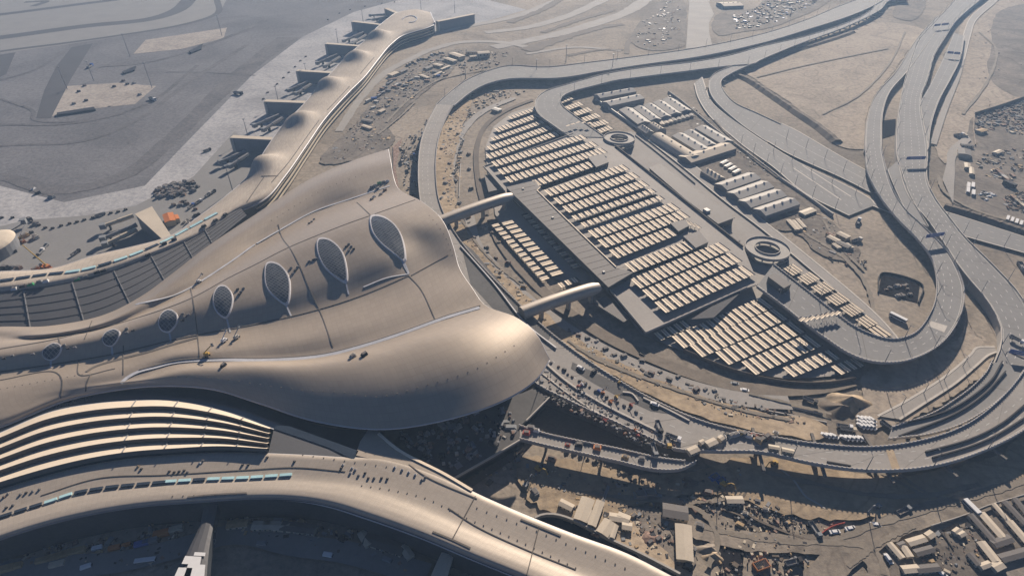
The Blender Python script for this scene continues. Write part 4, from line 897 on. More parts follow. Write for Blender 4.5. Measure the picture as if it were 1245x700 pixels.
# canopies
CAN = []
def crow(lab, a, b_, n, z, length=12.4, wfrac=.9, axis=None, bars=2):
    A, B = P(*a, z), P(*b_, z); pitch = (B-A).length/max(n-1, 1)
    d = axis if axis is not None else GA
    for i in range(n):
        CAN.append([A.lerp(B, i/max(n-1, 1)), d, length, pitch*wfrac, lab, i, n, z])
D = ZD+3.0
crow('in the deck row along the upper edge of the garage', (603, 199), (709, 166.5), 21, D)
crow('in the second deck row from the upper edge of the garage', (611, 208.5), (722, 175), 21, D)
crow('in the third deck row from the upper edge of the garage', (620, 218), (733, 183), 21, D)
crow('in the row just above the upper dark slot', (654, 222), (718, 200), 11, D)
crow('in the row just below the upper dark slot', (668.5, 234), (759.5, 203.5), 16, D)
crow('in the second row below the upper dark slot', (680, 244), (771.5, 213), 16, D)
crow('in the third row below the upper dark slot', (691, 254), (783, 223), 16, D)
crow('in the short-bar row above the middle slot', (701, 264), (793, 232), 14, D, 7)
crow('in the short-bar row below the middle slot', (712, 272.5), (803, 240.5), 14, D, 7)
crow('in the row below the short-bar rows', (723, 284), (819.5, 251), 15, D)
crow('in the second row below the short-bar rows', (735, 295.5), (831, 260.5), 15, D)
crow('in the row ending at the smaller stair block', (749, 308), (816, 282), 11, D)
crow('in the trio right of the smaller stair block', (838, 271), (848, 274.5), 3, D, 8)
crow('in the row just above the lower dark slot', (768, 324.5), (838, 298), 11, D, 12.5)
crow('in the row just below the lower dark slot', (776, 343.5), (879, 300), 16, D, 12.8)
crow('in the second row below the lower dark slot', (791, 357.5), (893, 313), 15, D, 12.8)
crow('in the last deck row along the lower edge of the garage', (806.5, 372.5), (908, 329), 14, D, 12.8)
G0 = 3.4
crow('in the ground row nearest the lower edge of the garage', (828, 414.5), (931, 368), 14, G0, 12.8)
crow('in the second ground row below the garage', (850, 425), (948, 382), 13, G0, 12.8)
crow('in the third ground row below the garage', (882, 434), (968, 397.5), 11, G0, 12.8)
crow('in the fourth ground row below the garage', (914, 446), (988, 414), 10, G0, 12.8)
crow('in the fifth ground row, partly under the loop viaduct', (962, 451), (1013, 431), 7, G0, 9)
crow('in the last short ground row under the loop viaduct', (1020, 449), (1043, 440), 4, G0, 8)
crow('in the shaded row tucked under the deck edge', (803, 408), (834, 394), 5, G0, 8)
crow('in the first far ground row beside the curl of the second viaduct', (622, 143), (650, 133), 8, G0, 9)
crow('in the second far ground row beside the curl of the second viaduct', (606, 158), (662, 138), 14, G0, 11.5)
crow('in the third far ground row beside the curl of the second viaduct', (601, 169), (672, 144), 17, G0, 9)
crow('in the fourth far ground row, behind the garage', (597, 180), (681, 151), 19, G0, 11.5)
crow('in the fifth far ground row, right behind the garage', (596, 190), (690, 158), 20, G0, 11.5)
RA = GA+math.pi/2
crow('in the long column of wide bars left of the spine', (617, 270), (676, 331), 12, G0, 10, .9, RA)
crow('in the outer column of short bars left of the spine', (602, 273), (661, 337), 13, G0, 6.5, .9, RA)
crow('in the shaded column hard against the spine', (640, 262), (698, 322), 10, G0, 6, .9, RA)
crow('in the trio by the near tubular footbridge', (684, 346), (700, 340), 3, G0, 6)
EA = R(-67)
for j, (a, b_, n, ln) in enumerate((((960, 330), (970, 325), 4, 10.5), ((977, 341), (990, 335), 5, 10.5), ((994, 353), (1008, 347), 5, 10.5), ((1012, 366), (1026, 360), 5, 10.5), ((1030, 379), (1043, 373), 5, 10.5), ((1049, 393), (1060, 388), 4, 10), ((1066, 405), (1075, 401), 3, 11))):
    crow(f'in the {ordn(j)} cluster down the strip outside the loop viaduct', a, b_, n, G0, ln, .95, EA)
for j, (a, b_, n, ln) in enumerate((((683, 123), (694, 119), 4, 12), ((692, 131), (706, 126), 5, 12), ((702, 138), (717, 133), 5, 12), ((712, 145), (727, 140), 5, 12), ((722, 152), (737, 148), 5, 12), ((731, 159), (742, 155), 4, 10))):
    crow(f'in the {ordn(j)} cluster inside the curl of the second viaduct', a, b_, n, G0, ln, .95, R(-66))
for j, (x, y) in enumerate(((974, 387.5), (980, 388), (986, 386), (993, 385), (999, 384), (1005, 382), (1011, 381), (1017, 380))):
    crow('in the toll canopy line across the loop viaduct', (x, y), (x+.01, y), 1, 12.5, 5.5, 700, R(40))
    CAN[-1][3] = 3.2; CAN[-1][5] = j; CAN[-1][6] = 8
for j, x in enumerate((690, 696, 702, 709, 716)):
    crow('in the toll canopy line across the curl of the second viaduct', (x, 150-(x-690)*.12+abs(x-703)*.2), (x+.01, 150), 1, 12.5, 5.5, 700, R(40))
    CAN[-1][3] = 3.6; CAN[-1][5] = j; CAN[-1][6] = 5
PROTO = {}
M['can_shade'] = mat('canopy_gap_shade', (.05, .052, .06), 1.0, .1, .2, spec=0.0)  # near black put in for the shade between canopy units
def canopy_mesh(b, c, d, L, W, zpost):
    """two thin tilted sails with a gutter gap between them"""
    ux, uy = Vector((math.cos(d), math.sin(d), 0)), Vector((-math.sin(d), math.cos(d), 0))
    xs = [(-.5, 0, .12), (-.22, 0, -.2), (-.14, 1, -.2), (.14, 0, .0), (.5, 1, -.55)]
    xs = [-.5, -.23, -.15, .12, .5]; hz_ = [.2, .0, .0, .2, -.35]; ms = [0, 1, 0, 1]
    up = [[c+uy*(W*x)-ux*L/2+Vector((0, 0, h_)), c+uy*(W*x)+ux*L/2+Vector((0, 0, h_))] for x, h_ in zip(xs, hz_)]
    for i in range(4):
        if i == 3: # low dark strip, shade between the units put into its colour
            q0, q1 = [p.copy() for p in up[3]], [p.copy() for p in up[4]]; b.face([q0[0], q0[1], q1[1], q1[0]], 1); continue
        b.face([up[i][0], up[i][1], up[i+1][1], up[i+1][0]], ms[i])
    dn = [[p-Vector((0, 0, .14)) for p in r_] for r_ in up]
    for i in range(4): b.face([dn[i][0], dn[i+1][0], dn[i+1][1], dn[i][1]], 1)
    for k in (0, 1):
        for i in range(4): b.face([up[i][k], up[i+1][k], dn[i+1][k], dn[i][k]] if k else [up[i][k], dn[i][k], dn[i+1][k], up[i+1][k]], ms[i])
    b.face([up[0][0], dn[0][0], dn[0][1], up[0][1]], 0); b.face([up[4][0], up[4][1], dn[4][1], dn[4][0]], 1)
CAN.sort(key=lambda c: (c[0]-Vector((0, 0, HC))).length)
rest = MB()
for k, (c, d, L, W, lab, i, n, z) in enumerate(CAN):
    if k >= 300:
        canopy_mesh(rest, c, d, L, W, z); continue
    key = (round(L, 1), round(W, 1), round(d, 2))
    lb = f'cream shade canopy, {ordn(i)} of {n} counted from the left end, {lab}'
    if len(lb.split()) > 16: lb = f'cream canopy, {ordn(i)} from the left {lab}'
    if len(lb.split()) > 16: lb = f'{ordn(i)} cream canopy from left {lab}'
    if len(lb.split()) > 16: lb = ' '.join(lb.replace(' the ', ' ').split()[:16])
    if key not in PROTO:
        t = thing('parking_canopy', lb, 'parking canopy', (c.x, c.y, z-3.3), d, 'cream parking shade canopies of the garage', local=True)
        q = MB(); canopy_mesh(q, Vector((0, 0, 3.3)), 0.0, L, W, 3.4); q.build('shade_sail', [M['cream'], M['can_shade']], t)
        q = MB()
        for sx in (-.32, .32): q.box((sx*L, 0, 0), (.25, .25, 3.1)); q.box((sx*L, 0, 2.95), (.2, W*.8, .15))
        q.box((0, 0, 2.8), (.7*L, .2, .15))
        q.build('support_frame', M['steel'], t); PROTO[key] = t
    else:
        r_ = copy_tree(PROTO[key]); r_.location = (c.x, c.y, z-3.3); r_.rotation_euler = (0, 0, d); r_['label'] = lb
if rest.v: tag(rest.build('parking_canopy', [M['cream'], M['can_shade']]), 'mass of cream shade canopies in the farther rows of the car park', 'parking canopy', 'cream parking shade canopies of the garage', 'stuff')

# ---------------- sheds ----------------
def shed(label, r0, r1, hw, zr=8.0, ze=5.6, m='shed_grey', barrel=False, ends=True, lit=None):
    A, B = P(*r0, zr), P(*r1, zr); c = (A+B)/2; c.z = 0; t = thing('warehouse', label, 'warehouse', c)
    d = nrm2(B-A); s_ = Vector((-d.y, d.x, 0)); rows = []
    for i in range(13):
        p = A.lerp(B, i/12); r_ = []
        if barrel:
            for j in range(13):
                a = math.pi*j/12; q = p+s_*(hw*math.cos(a)); q.z = 1.5+(zr-1.5)*math.sin(a)**.8; r_.append(q)
        else:
            for x, z in ((-1.04, ze-.15), (-.5, (ze+zr)/2), (0, zr), (.5, (ze+zr)/2), (1.04, ze-.15)):
                q = p-s_*hw*x; q.z = z; r_.append(q)
        rows.append(r_)
    q = MB(); uvgrid(q, rows, 3, 3, flip=False)
    q.build('roof', M[m], t)
    foot = [[Vector((p.x, p.y, 0)) for p in (r_[0], r_[-1])] for r_ in rows]
    q = MB()
    for k, j in ((0, 0), (1, -1)): q.strip([r_[j]-Vector((0, 0, .02)) for r_ in rows], [f[k] for f in foot])
    for i in (0, -1):
        q.face([foot[i][0]]+rows[i]+[foot[i][1]])
    q.build('wall', M['wallshed'], t)
    for i in (0, 12):
        p = A.lerp(B, i/12); e = p+d*(.08 if i else -.08); q = MB(); q.box((e.x, e.y, 0), (.2, hw*.7, 3.6), math.atan2(d.y, d.x)); q.build('door', M['vgrey'], t)
    for i in (2, 5, 8, 11):
        p = A.lerp(B, i/12.5); q = MB(); q.box((p.x, p.y, zr-.15), (1.6, 1.2, .8), math.atan2(d.y, d.x)); q.build('roof_vent', M['steel'], t)
    return t
M['wallshed'] = mat('shed_wall', (.20, .195, .19), .7, .15, .2)
SH = [('rear grey warehouse of the pair by the second viaduct', (726, 115), (770, 107), 7, 0), ('front grey warehouse of the pair by the second viaduct', (737, 124), (779, 115), 8, 0),
      ('widest gabled warehouse, leftmost of the slanted row', (761, 130), (784, 147.5), 8.5, 0), ('gabled warehouse, second in the slanted row', (777, 128), (798, 143.5), 7, 0), ('gabled warehouse, third in the slanted row', (789, 125), (810.5, 140), 7, 0),
      ('gabled warehouse, fourth in the slanted row', (801, 121.5), (822.5, 136.5), 7.5, 0), ('gabled warehouse, rightmost of the slanted row', (812, 118), (835, 133), 7.5, 0), ('small gabled store below the widest warehouse', (780, 151.5), (791, 159), 5, 0),
      ('short rounded store above the big barrel shed', (793, 148.5), (805, 156), 6.5, 1), ('long ribbed barrel-vault shed, largest of the compound', (799, 161), (845, 189), 9, 1),
      ('gabled warehouse right of the barrel shed', (825, 161), (857, 180), 8, 0), ('middle gabled warehouse of three above the barrel shed', (838, 157), (866, 174.5), 7, 0), ('long gabled warehouse nearest the tree line', (853, 152), (885, 170.5), 8, 0),
      ('big cream-ridged hall lying across the lower compound', (833, 191), (888, 174), 9, 0), ('small gabled store below the cream-ridged hall', (858, 204), (877, 215), 5.5, 0),
      ('first of four parallel grey halls, farthest', (877, 224.5), (918, 210.5), 7.5, 0), ('second of four parallel grey halls', (892, 235), (934, 220.5), 7.5, 0), ('third of four parallel grey halls', (906, 245), (950, 231), 7.5, 0), ('last of four parallel grey halls, nearest the camera', (924, 255), (966, 241), 7, 0),
      ('white hangar at the very top edge beside the scrap yard', (876, 4), (900, 3), 16, 0)]
for lab, a, b_, hw, br in SH:
    shed(lab, a, b_, hw, 7.6 if not br else 8.0, 5.3, 'shed_cream' if (br or 'cream' in lab or 'hangar' in lab) else 'shed_grey', bool(br))
def wallline(name, label, pts, h, w, m, n=24, cat='wall'):
    b = MB(); b.wall(spl(px(pts), n), w, h); return tag(b.build(name, M[m]), label, cat)
wallline('compound_wall', 'long white boundary wall on the garage side of the shed compound', [(724, 122), (760, 147), (782, 163)], 3, 1.0, 'cabin_w')
wallline('compound_wall', 'grey boundary wall at the upper right of the shed compound', [(812, 113), (826, 123), (842, 136), (868, 158), (905, 186), (946, 217), (948, 219)], 3, .8, 'conc')
wallline('compound_wall', 'pale wall between the ground road and the lower halls', [(947, 218), (975, 237), (1012, 263)], 3, 1.6, 'conc')
wallline('compound_wall', 'dark hoarding along the top of the right-hand scrap yard', [(1184, 141), (1216, 131), (1250, 119)], 4.5, .6, 'mesh_brown')
wallline('compound_wall', 'pale masonry wall left of the right-hand scrap yard', [(1184, 141), (1183, 160), (1185, 178)], 2.5, .8, 'sand')
wallline('site_fence', 'brown screen fence curving round the lower car park', [(830, 428), (890, 452), (950, 466), (1000, 468), (1040, 462)], 3, .3, 'mesh_brown')
wallline('site_fence', 'low grey fence between the compound and the deck-edge road', [(772, 166), (800, 188), (845, 225)], 2, .3, 'steel')
# ---------------- vehicles, cabins, site clutter ----------------
def part(b, name, m, t): return b.build(name, M[m], t)
def wheels(t, xs, hw, r=.42):
    for x in xs:
        for s_ in (-1, 1):
            q = MB(); q.tube([(x, s_*(hw-.28), r), (x, s_*hw, r)], r, 8); part(q, 'wheel', 'rubber', t)
def make(kind, col, label, cat, group=None):
    t = thing(kind, label, cat, (0, 0, 0), 0, group, local=True)
    if kind in ('pickup_truck', 'parked_car', 'white_van'):
        L, W = (5.3, 2.0) if kind != 'white_van' else (5.6, 2.1)
        q = MB(); q.box((0, 0, .4), (L, W, .75), 0, 0, .97); part(q, 'body', col, t)
        q = MB()
        if kind == 'pickup_truck':
            q.box((.35, 0, 1.15), (2.3, W*.9, .75), 0, 0, .8); part(q, 'cab', col, t)
            q = MB(); q.box((-1.75, 0, 1.16), (1.6, W*.8, .02)); part(q, 'load_bed', 'vblack', t)
        elif kind == 'parked_car':
            q.box((-.25, 0, 1.15), (3.0, W*.9, .6), 0, 0, .78); part(q, 'cab', col, t)
        else:
            q.box((-.4, 0, 1.15), (4.6, W*.96, 1.1), 0, 0, .92); part(q, 'cab', col, t)
        q = MB(); q.box((1.55 if kind != 'white_van' else 2.0, 0, 1.16), (.5, W*.8, .45), 0, 0, .8); part(q, 'windscreen', 'glass', t)
        wheels(t, (-1.6, 1.6), W/2)
    elif kind == 'bus':
        q = MB(); q.box((0, 0, .5), (11.5, 2.6, 2.6), 0, 0, .98); part(q, 'body', col, t)
        q = MB(); q.box((0, 0, 1.6), (11.0, 2.64, .8)); part(q, 'window_band', 'glass', t)
        q = MB(); q.box((5.72, 0, 1.3), (.1, 2.3, 1.3)); part(q, 'windscreen', 'glass', t)
        wheels(t, (-3.4, 3.6), 1.3, .5)
    elif kind == 'lorry':
        q = MB(); q.box((3.3, 0, .6), (2.0, 2.4, 2.1), 0, 0, .92); part(q, 'cab', col, t)
        q = MB(); q.box((4.28, 0, 1.7), (.12, 2.0, .7)); part(q, 'windscreen', 'glass', t)
        q = MB(); q.box((-1, 0, .9), (6.2, 2.4, .3)); 
        for s_ in (-1, 1): q.box((-1, s_*1.15, 1.2), (6.2, .1, .9))
        q.box((-4.05, 0, 1.2), (.1, 2.4, .9)); part(q, 'load_bed', 'steel' if col != 'steel' else 'vgrey', t)
        wheels(t, (-3, -1.8, 3.2), 1.2, .5)
    elif kind == 'concrete_mixer':
        q = MB(); q.box((3.3, 0, .6), (2.0, 2.4, 2.1), 0, 0, .92); part(q, 'cab', col, t)
        q = MB(); q.box((-.8, 0, .8), (6.4, 2.2, .4)); part(q, 'chassis', 'vgrey', t)
        q = MB(); q.tube([(-3.6, 0, 3.3), (-2.2, 0, 2.9), (-.4, 0, 2.5), (1.2, 0, 2.2)], .5, 10, r2=1.3); part(q, 'drum', 'cabin_w', t)
        wheels(t, (-3, -1.8, 3.2), 1.2, .5)
    elif kind == 'excavator':
        q = MB()
        for s_ in (-1, 1): q.box((0, s_*1.1, 0), (4.0, .7, 1.0), 0, 0, .94)
        part(q, 'crawler_track', 'rubber', t)
        q = MB(); q.box((-.5, 0, 1.1), (3.4, 2.5, 1.3), 0, 0, .94); part(q, 'body', col, t)
        q = MB(); q.box((.6, .8, 2.0), (1.4, 1.0, 1.4), 0, 0, .9); part(q, 'cab', 'glass', t)
        q = MB(); q.tube([(.9, -.2, 2.0), (3.0, -.2, 4.6), (4.6, -.2, 4.9)], .32, 6); part(q, 'boom', col, t)
        q = MB(); q.tube([(4.4, -.2, 5.0), (6.1, -.2, 1.9)], .25, 6); part(q, 'dipper_arm', col, t)
        q = MB(); q.box((6.1, -.2, .9), (1.0, 1.1, 1.0), 0, 0, .7); part(q, 'bucket', 'vgrey', t)
    elif kind == 'boom_lift':
        q = MB(); q.box((0, 0, .5), (3.2, 2.2, .7)); part(q, 'chassis', col, t); wheels(t, (-1.1, 1.1), 1.2, .5)
        q = MB(); q.box((-.4, 0, 1.2), (2.4, 1.6, 1.0), 0, 0, .9); part(q, 'turret', col, t)
        q = MB(); q.tube([(-1.2, 0, 2.1), (3.4, 0, 5.2)], .28, 6); part(q, 'boom', col, t)
        q = MB(); q.box((4.0, 0, 4.8), (1.2, 1.8, .15)); q.box((4.0, .85, 4.9), (1.2, .08, 1.0)); q.box((4.0, -.85, 4.9), (1.2, .08, 1.0)); part(q, 'basket', 'vgrey', t)
    elif kind == 'mobile_crane':
        q = MB(); q.box((0, 0, .7), (9, 2.6, .9)); part(q, 'chassis', col, t); wheels(t, (-3.4, -2, 2, 3.4), 1.35, .6)
        q = MB(); q.box((-1.6, 0, 1.6), (3.4, 2.5, 1.5), 0, 0, .95); part(q, 'counterweight', col, t)
        q = MB(); q.box((3.7, .5, 1.6), (1.5, 1.3, 1.2), 0, 0, .9); part(q, 'cab', 'glass', t)
        q = MB(); q.tube([(-1.5, 0, 2.9), (13, 0, 13.5)], .5, 6, r2=.28); part(q, 'boom', 'vyellow' if col != 'vyellow' else 'vwhite', t)
    elif kind == 'site_cabin':
        q = MB(); q.box((0, 0, .2), (12, 3.2, 2.6)); part(q, 'wall', 'cabin', t)
        q = MB()
        a = [Vector((-6.2, -1.8, 2.8)), Vector((6.2, -1.8, 2.8)), Vector((6.2, 0, 3.25)), Vector((-6.2, 0, 3.25)), Vector((6.2, 1.8, 2.8)), Vector((-6.2, 1.8, 2.8))]
        q.face([a[0], a[1], a[2], a[3]]); q.face([a[3], a[2], a[4], a[5]]); q.face([a[0], a[3], a[5]]); q.face([a[1], a[4], a[2]]); q.face([a[0], a[5], a[4], a[1]]); part(q, 'roof', col, t)
        for x in (-3.6, 0, 3.6):
            for s_ in (-1, 1):
                q = MB(); q.box((x, s_*1.6, 1.3), (1.3, .06, .9)); part(q, 'window', 'glass', t)
        q = MB(); q.box((1.8, -1.61, .25), (.9, .06, 2)); part(q, 'door', 'vgrey', t)
    elif kind == 'shipping_container':
        q = MB(); q.box((0, 0, .1), (6.1, 2.44, 2.5)); 
        for i in range(14): q.box((-2.9+i*.446, 0, .2), (.16, 2.52, 2.3))
        part(q, 'body', col, t)
        q = MB()
        for s_ in (-1, 1): q.box((3.07, s_*.6, .2), (.06, 1.14, 2.3))
        part(q, 'door', col, t)
    elif kind == 'material_stack':
        r_ = random.Random(label)
        q = MB(); q.box((0, 0, 0), (3.4, 2.0, .9)); q.box((.2, .1, .9), (2.6, 1.7, .7), .08); part(q, 'load', col, t)
        q = MB(); q.box((0, 0, 1.6), (2.2, 1.3, .15), .2); part(q, 'top_sheet', 'garage', t)
    elif kind == 'pipe_bundle':
        for i, (y, z) in enumerate(((-.7, .35), (0, .35), (.7, .35), (-.35, .95), (.35, .95))):
            q = MB(); q.tube([(-4.5, y, z), (4.5, y, z)], .34, 8); part(q, 'pipe', col, t)
    elif kind == 'scaffold_tower':
        q = MB()
        for x in (-2, 0, 2):
            for y in (-1, 1): q.box((x, y, 0), (.14, .14, 6))
        for z in (0.2, 2, 4, 5.8):
            for y in (-1, 1): q.box((0, y, z), (4.1, .1, .1))
        part(q, 'frame', 'steel', t); q = MB(); q.box((0, 0, 4.1), (4, 1.8, .1)); part(q, 'platform', 'wood', t)
    elif kind == 'concrete_form':
        q = MB()
        for y in (-2.4, 2.4): q.box((0, y, 0), (9, .35, 2.2))
        for x in (-4.4, 4.4): q.box((x, 0, 0), (.35, 4.6, 2.2))
        part(q, 'panel', col, t); q = MB(); q.box((0, 0, 0), (8.4, 4.4, .3)); part(q, 'slab', 'conc', t)
        q = MB()
        for i in range(9): q.box((-4+i, 0, 2.2), (.12, 5.2, .12))
        part(q, 'brace', 'steel', t)
    return t
PR = {}
USED = {}
def put(kind, x, y, dx, dy, label, cat, col='vwhite', z=0.0, sc=1.0, group=None):
    if kind in USED and label in USED[kind]: pass
    a = P(x, y, z); b_ = P(x+dx, y+dy, z); rz = math.atan2(b_.y-a.y, b_.x-a.x)
    key = (kind, col)
    if key not in PR: PR[key] = t = make(kind, col, label, cat, group)
    else:
        t = copy_tree(PR[key]); t['label'] = label; t['category'] = cat
        if group: t['group'] = group
        elif 'group' in t: del t['group']
    t.location = a; t.rotation_euler = (0, 0, rz); t.scale = (sc, sc, sc) if not isinstance(sc, tuple) else sc
    return t
NM = {'vwhite': 'white', 'vgrey': 'grey', 'vblack': 'black', 'vorange': 'orange', 'vred': 'red', 'vblue': 'blue', 'vyellow': 'yellow', 'vgreen': 'green', 'cabin': 'beige', 'cabin_w': 'off-white', 'steel': 'steel-grey', 'rust': 'rusty', 'wood': 'timber', 'conc': 'concrete', 'shed_cream': 'cream', 'rim': 'pale', 'garage': 'brown-grey', 'vteal': 'teal'}
def lot(kind, word, cat, place, items, z=0.0, group=None):
    """items: (x, y, dx, dy[, colour[, scale]]) - each labelled by colour, kind and its order from the left"""
    items = sorted(items, key=lambda i: i[0]); cols = [i[4] if len(i) > 4 else 'vwhite' for i in items]
    for n_, it in enumerate(items):
        c = cols[n_]; same = [k for k, q in enumerate(cols) if q == c]; k = same.index(n_)
        if len(same) == 1: lb = f'{NM[c]} {word} {place}'
        else: lb = f'{NM[c]} {word}, {ordn(k)} of {len(same)} from the left {place}'
        if len(lb.split()) > 16: lb = f'{NM[c]} {word}, {ordn(k)} from left {place}'
        if len(lb.split()) > 16: lb = ' '.join(w_ for w_ in lb.split() if w_ not in ('the', 'of'))
        put(kind, it[0], it[1], it[2], it[3], lb, cat, c, z, it[5] if len(it) > 5 else 1.0, group)

# lamp posts
def lamp_proto(h, label, group):
    t = thing('lamp_post', label, 'lamp post', (0, 0, 0), 0, group, local=True)
    q = MB(); q.tube([(0, 0, 0), (0, 0, h)], .24, 6, r2=.15); part(q, 'pole', 'steel', t)
    q = MB(); q.tube([(0, 0, h-.1), (1.7, 0, h+.3)], .09, 5); part(q, 'arm', 'steel', t)
    q = MB(); q.box((2.0, 0, h+.2), (1.2, .4, .2)); part(q, 'lamp_head', 'vgrey', t)
    return t
LPp = {}; LC = {}
for p, rz, h_, label, group, arm in LAMPS: LC[label] = LC.get(label, 0)+1
LI = {}
for p, rz, h_, label, group, arm in sorted(LAMPS, key=lambda q: (q[3], q[0].y)):
    i = LI.get(label, 0); LI[label] = i+1
    lb = f'{ordn(i)} nearest {label}'
    lb = ' '.join(lb.split()[:16])
    if h_ not in LPp: LPp[h_] = t = lamp_proto(h_, lb, 'road lamp posts')
    else: t = copy_tree(LPp[h_]); t['label'] = lb
    t.location = p; t.rotation_euler = (0, 0, rz)
# apron masts
MP = None
MASTS = [(185, 107, 33), (82, 109, 30), (158, 69, 33), (270, 44, 33), (114, 98, 26), (283, 232, 26), (302, 168, 22), (339, 126, 22), (374, 97, 22), (411, 53, 22), (442, 30, 24), (512, 12, 24), (553, 16, 24), (688, 76, 25), (744, 88, 25), (652, 92, 22), (566, 96, 20)]
for i, (x, y, h_) in enumerate(sorted(MASTS)):
    lb = f'tall floodlight mast, {ordn(i)} from the left along the apron and pier'
    if MP is None:
        MP = thing('floodlight_mast', lb, 'floodlight mast', (0, 0, 0), 0, 'apron floodlight masts', local=True)
        q = MB(); q.tube([(0, 0, 0), (0, 0, 30)], .5, 6, r2=.25); part(q, 'pole', 'steel', MP)
        q = MB(); q.tube([(0, 0, 29.2), (0, 0, 29.9)], 1.5, 8); part(q, 'lamp_head', 'vgrey', MP); t = MP
    else: t = copy_tree(MP); t['label'] = lb
    t.location = P(x, y, 0); t.scale = (1, 1, h_/30)
# sign gantries
def gantry(label, pl, pr, z, panels, hb=6.2):
    A, B = P(*pl, z), P(*pr, z); c = (A+B)/2; t = thing('sign_gantry', label, 'sign gantry', c); d = nrm2(B-A); rz = math.atan2(d.y, d.x); W = (B-A).length
    for e, sg in ((A, 1), (B, -1)):
        q = MB(); q.tube([e, e+Vector((0, 0, hb-1)), e+d*sg*.9+Vector((0, 0, hb))], .28, 6); part(q, 'post', 'steel', t)
    q = MB()
    for dz in (-.5, .7): q.tube([A+d*.6+Vector((0, 0, hb+dz)), B-d*.6+Vector((0, 0, hb+dz))], .16, 6)
    part(q, 'beam', 'steel', t)
    for f0, f1 in panels:
        m_ = A.lerp(B, (f0+f1)/2)+Vector((0, 0, hb-1.2)); n_ = Vector((d.y, -d.x, 0)); q = MB(); q.box(m_+n_*.4, ((f1-f0)*W, .25, 3.2), rz); s_ = part(q, 'sign_panel', 'sign', t)
        q = MB(); 
        for k in (.3, .62): q.box(m_+n_*.56+Vector((0, 0, 3.2*k)), ((f1-f0)*W*.6, .04, .22), rz)
        p_ = part(q, 'lettering', 'vwhite', t); p_.parent = s_
gantry('blue sign gantry spanning the highway just above the merge', (1092, 200), (1127, 199), 7, [(.2, .85)])
gantry('blue sign gantry over the loop viaduct at the fork with the highway', (1119, 296), (1146, 292), 8, [(.1, .9)])
gantry('blue sign gantry high on the highway near the top of the picture', (1134, 36), (1153, 34), 7, [(.0, .38), (.46, .9)])
gantry('blue sign gantry over the second carriageway, beside the sand field', (1147, 69), (1167, 71), 6.8, [(.15, .5), (.55, .9)])
q = MB(); 
gantry('partly built blue gantry lying over the right-hand forecourt bend', (1222, 432), (1250, 438), 8.5, [(.05, .95)], 4)

# --- bottom right cabins ---
K = 3.8875
def b8(x, y): return (925+x/K, 520+y/K)
def c6(x, y): return (1060+x/6.362, 590+y/6.362)
cab = []
for x, y, dx, dy, L_, W_ in ((330, 445, 150, -45, 1.0, 1.25), (390, 525, 150, -40, 1.0, 1.2), (435, 400, 60, -40, .45, 1.2), (170, 522, 70, 80, .8, 1.1), (255, 530, 40, 60, .55, 1.2), (218, 478, 40, -15, .4, 1),
                             (285, 665, 110, -10, .8, 1.3), (420, 660, 150, -15, 1.1, 1.3), (845, 355, 150, 170, 1.6, 1.1), (910, 325, 150, 170, 1.35, 1.4), (1000, 250, 130, 150, 1.3, .9), (1090, 230, 120, 130, 1.3, 1.1), (1150, 200, 100, 130, 1.2, 1),
                             (1130, 395, 120, 140, 1.4, 1.3), (990, 450, 150, -50, 1.1, 1.4), (1085, 556, 200, -55, 1.6, 1.4), (885, 530, 80, 100, 1.0, 1.5), (775, 590, 60, 70, .6, 1.1), (860, 635, 70, -25, .6, 1), (955, 640, 60, -30, .6, 1.4), (640, 370, 40, -30, .4, .9), (680, 395, 40, -20, .4, .9)):
    X, Y = c6(x, y); cab.append((X, Y, dx, dy, 'shed_cream' if (x+y) % 3 else 'garage', (L_*.82, W_*.85, .9)))
lot('site_cabin', 'site cabin', 'cabin', 'in the camp at the lower right corner', cab)
wallline('camp_wall', 'low dusty wall along the road side of the lower right camp', [c6(450, 320), c6(700, 240), c6(900, 160), c6(1170, 80)], 1.5, .4, 'conc')
wallline('camp_wall', 'dark trench wall inside the lower right camp', [c6(510, 350), c6(600, 470), c6(620, 500)], 1.5, .6, 'vblack')
b = MB(); b.prism(px([c6(520, 350), c6(660, 290), c6(780, 460), c6(640, 500)], 0), .2, .5); tag(b.build('trench', M['dark']), kind='structure')
lot('parked_car', 'car', 'car', 'on the haul road of the lower right', [(*b8(347, 495), 10, -1), (*b8(420, 478), 10, -2), (*b8(540, 460), 10, 1), (*b8(600, 622), 4, 6), (*b8(848, 690), 6, 4)])
put('bus', *b8(988, 383), 5, 5, 'short white bus at the edge of the lower right camp', 'bus', 'vwhite', 0, (.75, 1, 1))
put('lorry', *b8(253, 485), 4, 6, 'dark tipper lorry with blue-grey load standing by the low wall', 'lorry', 'vgrey')
put('lorry', *b8(150, 640), 8, -2, 'black lorry parked near the orange form at the bottom', 'lorry', 'vblack')
put('lorry', *b8(670, 398), 8, -4, 'grey lorry standing in the shade of the forecourt bend', 'lorry', 'vgrey')
put('excavator', *b8(545, 380), -6, 4, 'grey excavator digging in the shade below the forecourt bend', 'excavator', 'vgrey')
put('concrete_form', 925, 688, 8, -3, 'orange formwork frame near the bottom edge', 'formwork', 'vorange', 0, .8)
wallline('site_barrier', 'red and white barrier line along the haul road above the cars', [b8(280, 505), b8(330, 470), b8(395, 450)], 1.1, .35, 'vred')
wallline('site_barrier', 'long dark kerb wall winding down from the forecourt to the haul road', [b8(90, 200), b8(150, 250), b8(210, 330), b8(260, 360), b8(300, 385)], 1.2, 1.0, 'conc')
wallline('site_barrier', 'curved earth kerb around the levelled pad', [(906, 600), (900, 612), (912, 628), (940, 642), (975, 655), (985, 658)], 1.2, 1.2, 'bank')
wallline('site_barrier', 'dark kerb left of the levelled pad', [(878, 620), (890, 624), (903, 629)], 1.2, .8, 'bank')
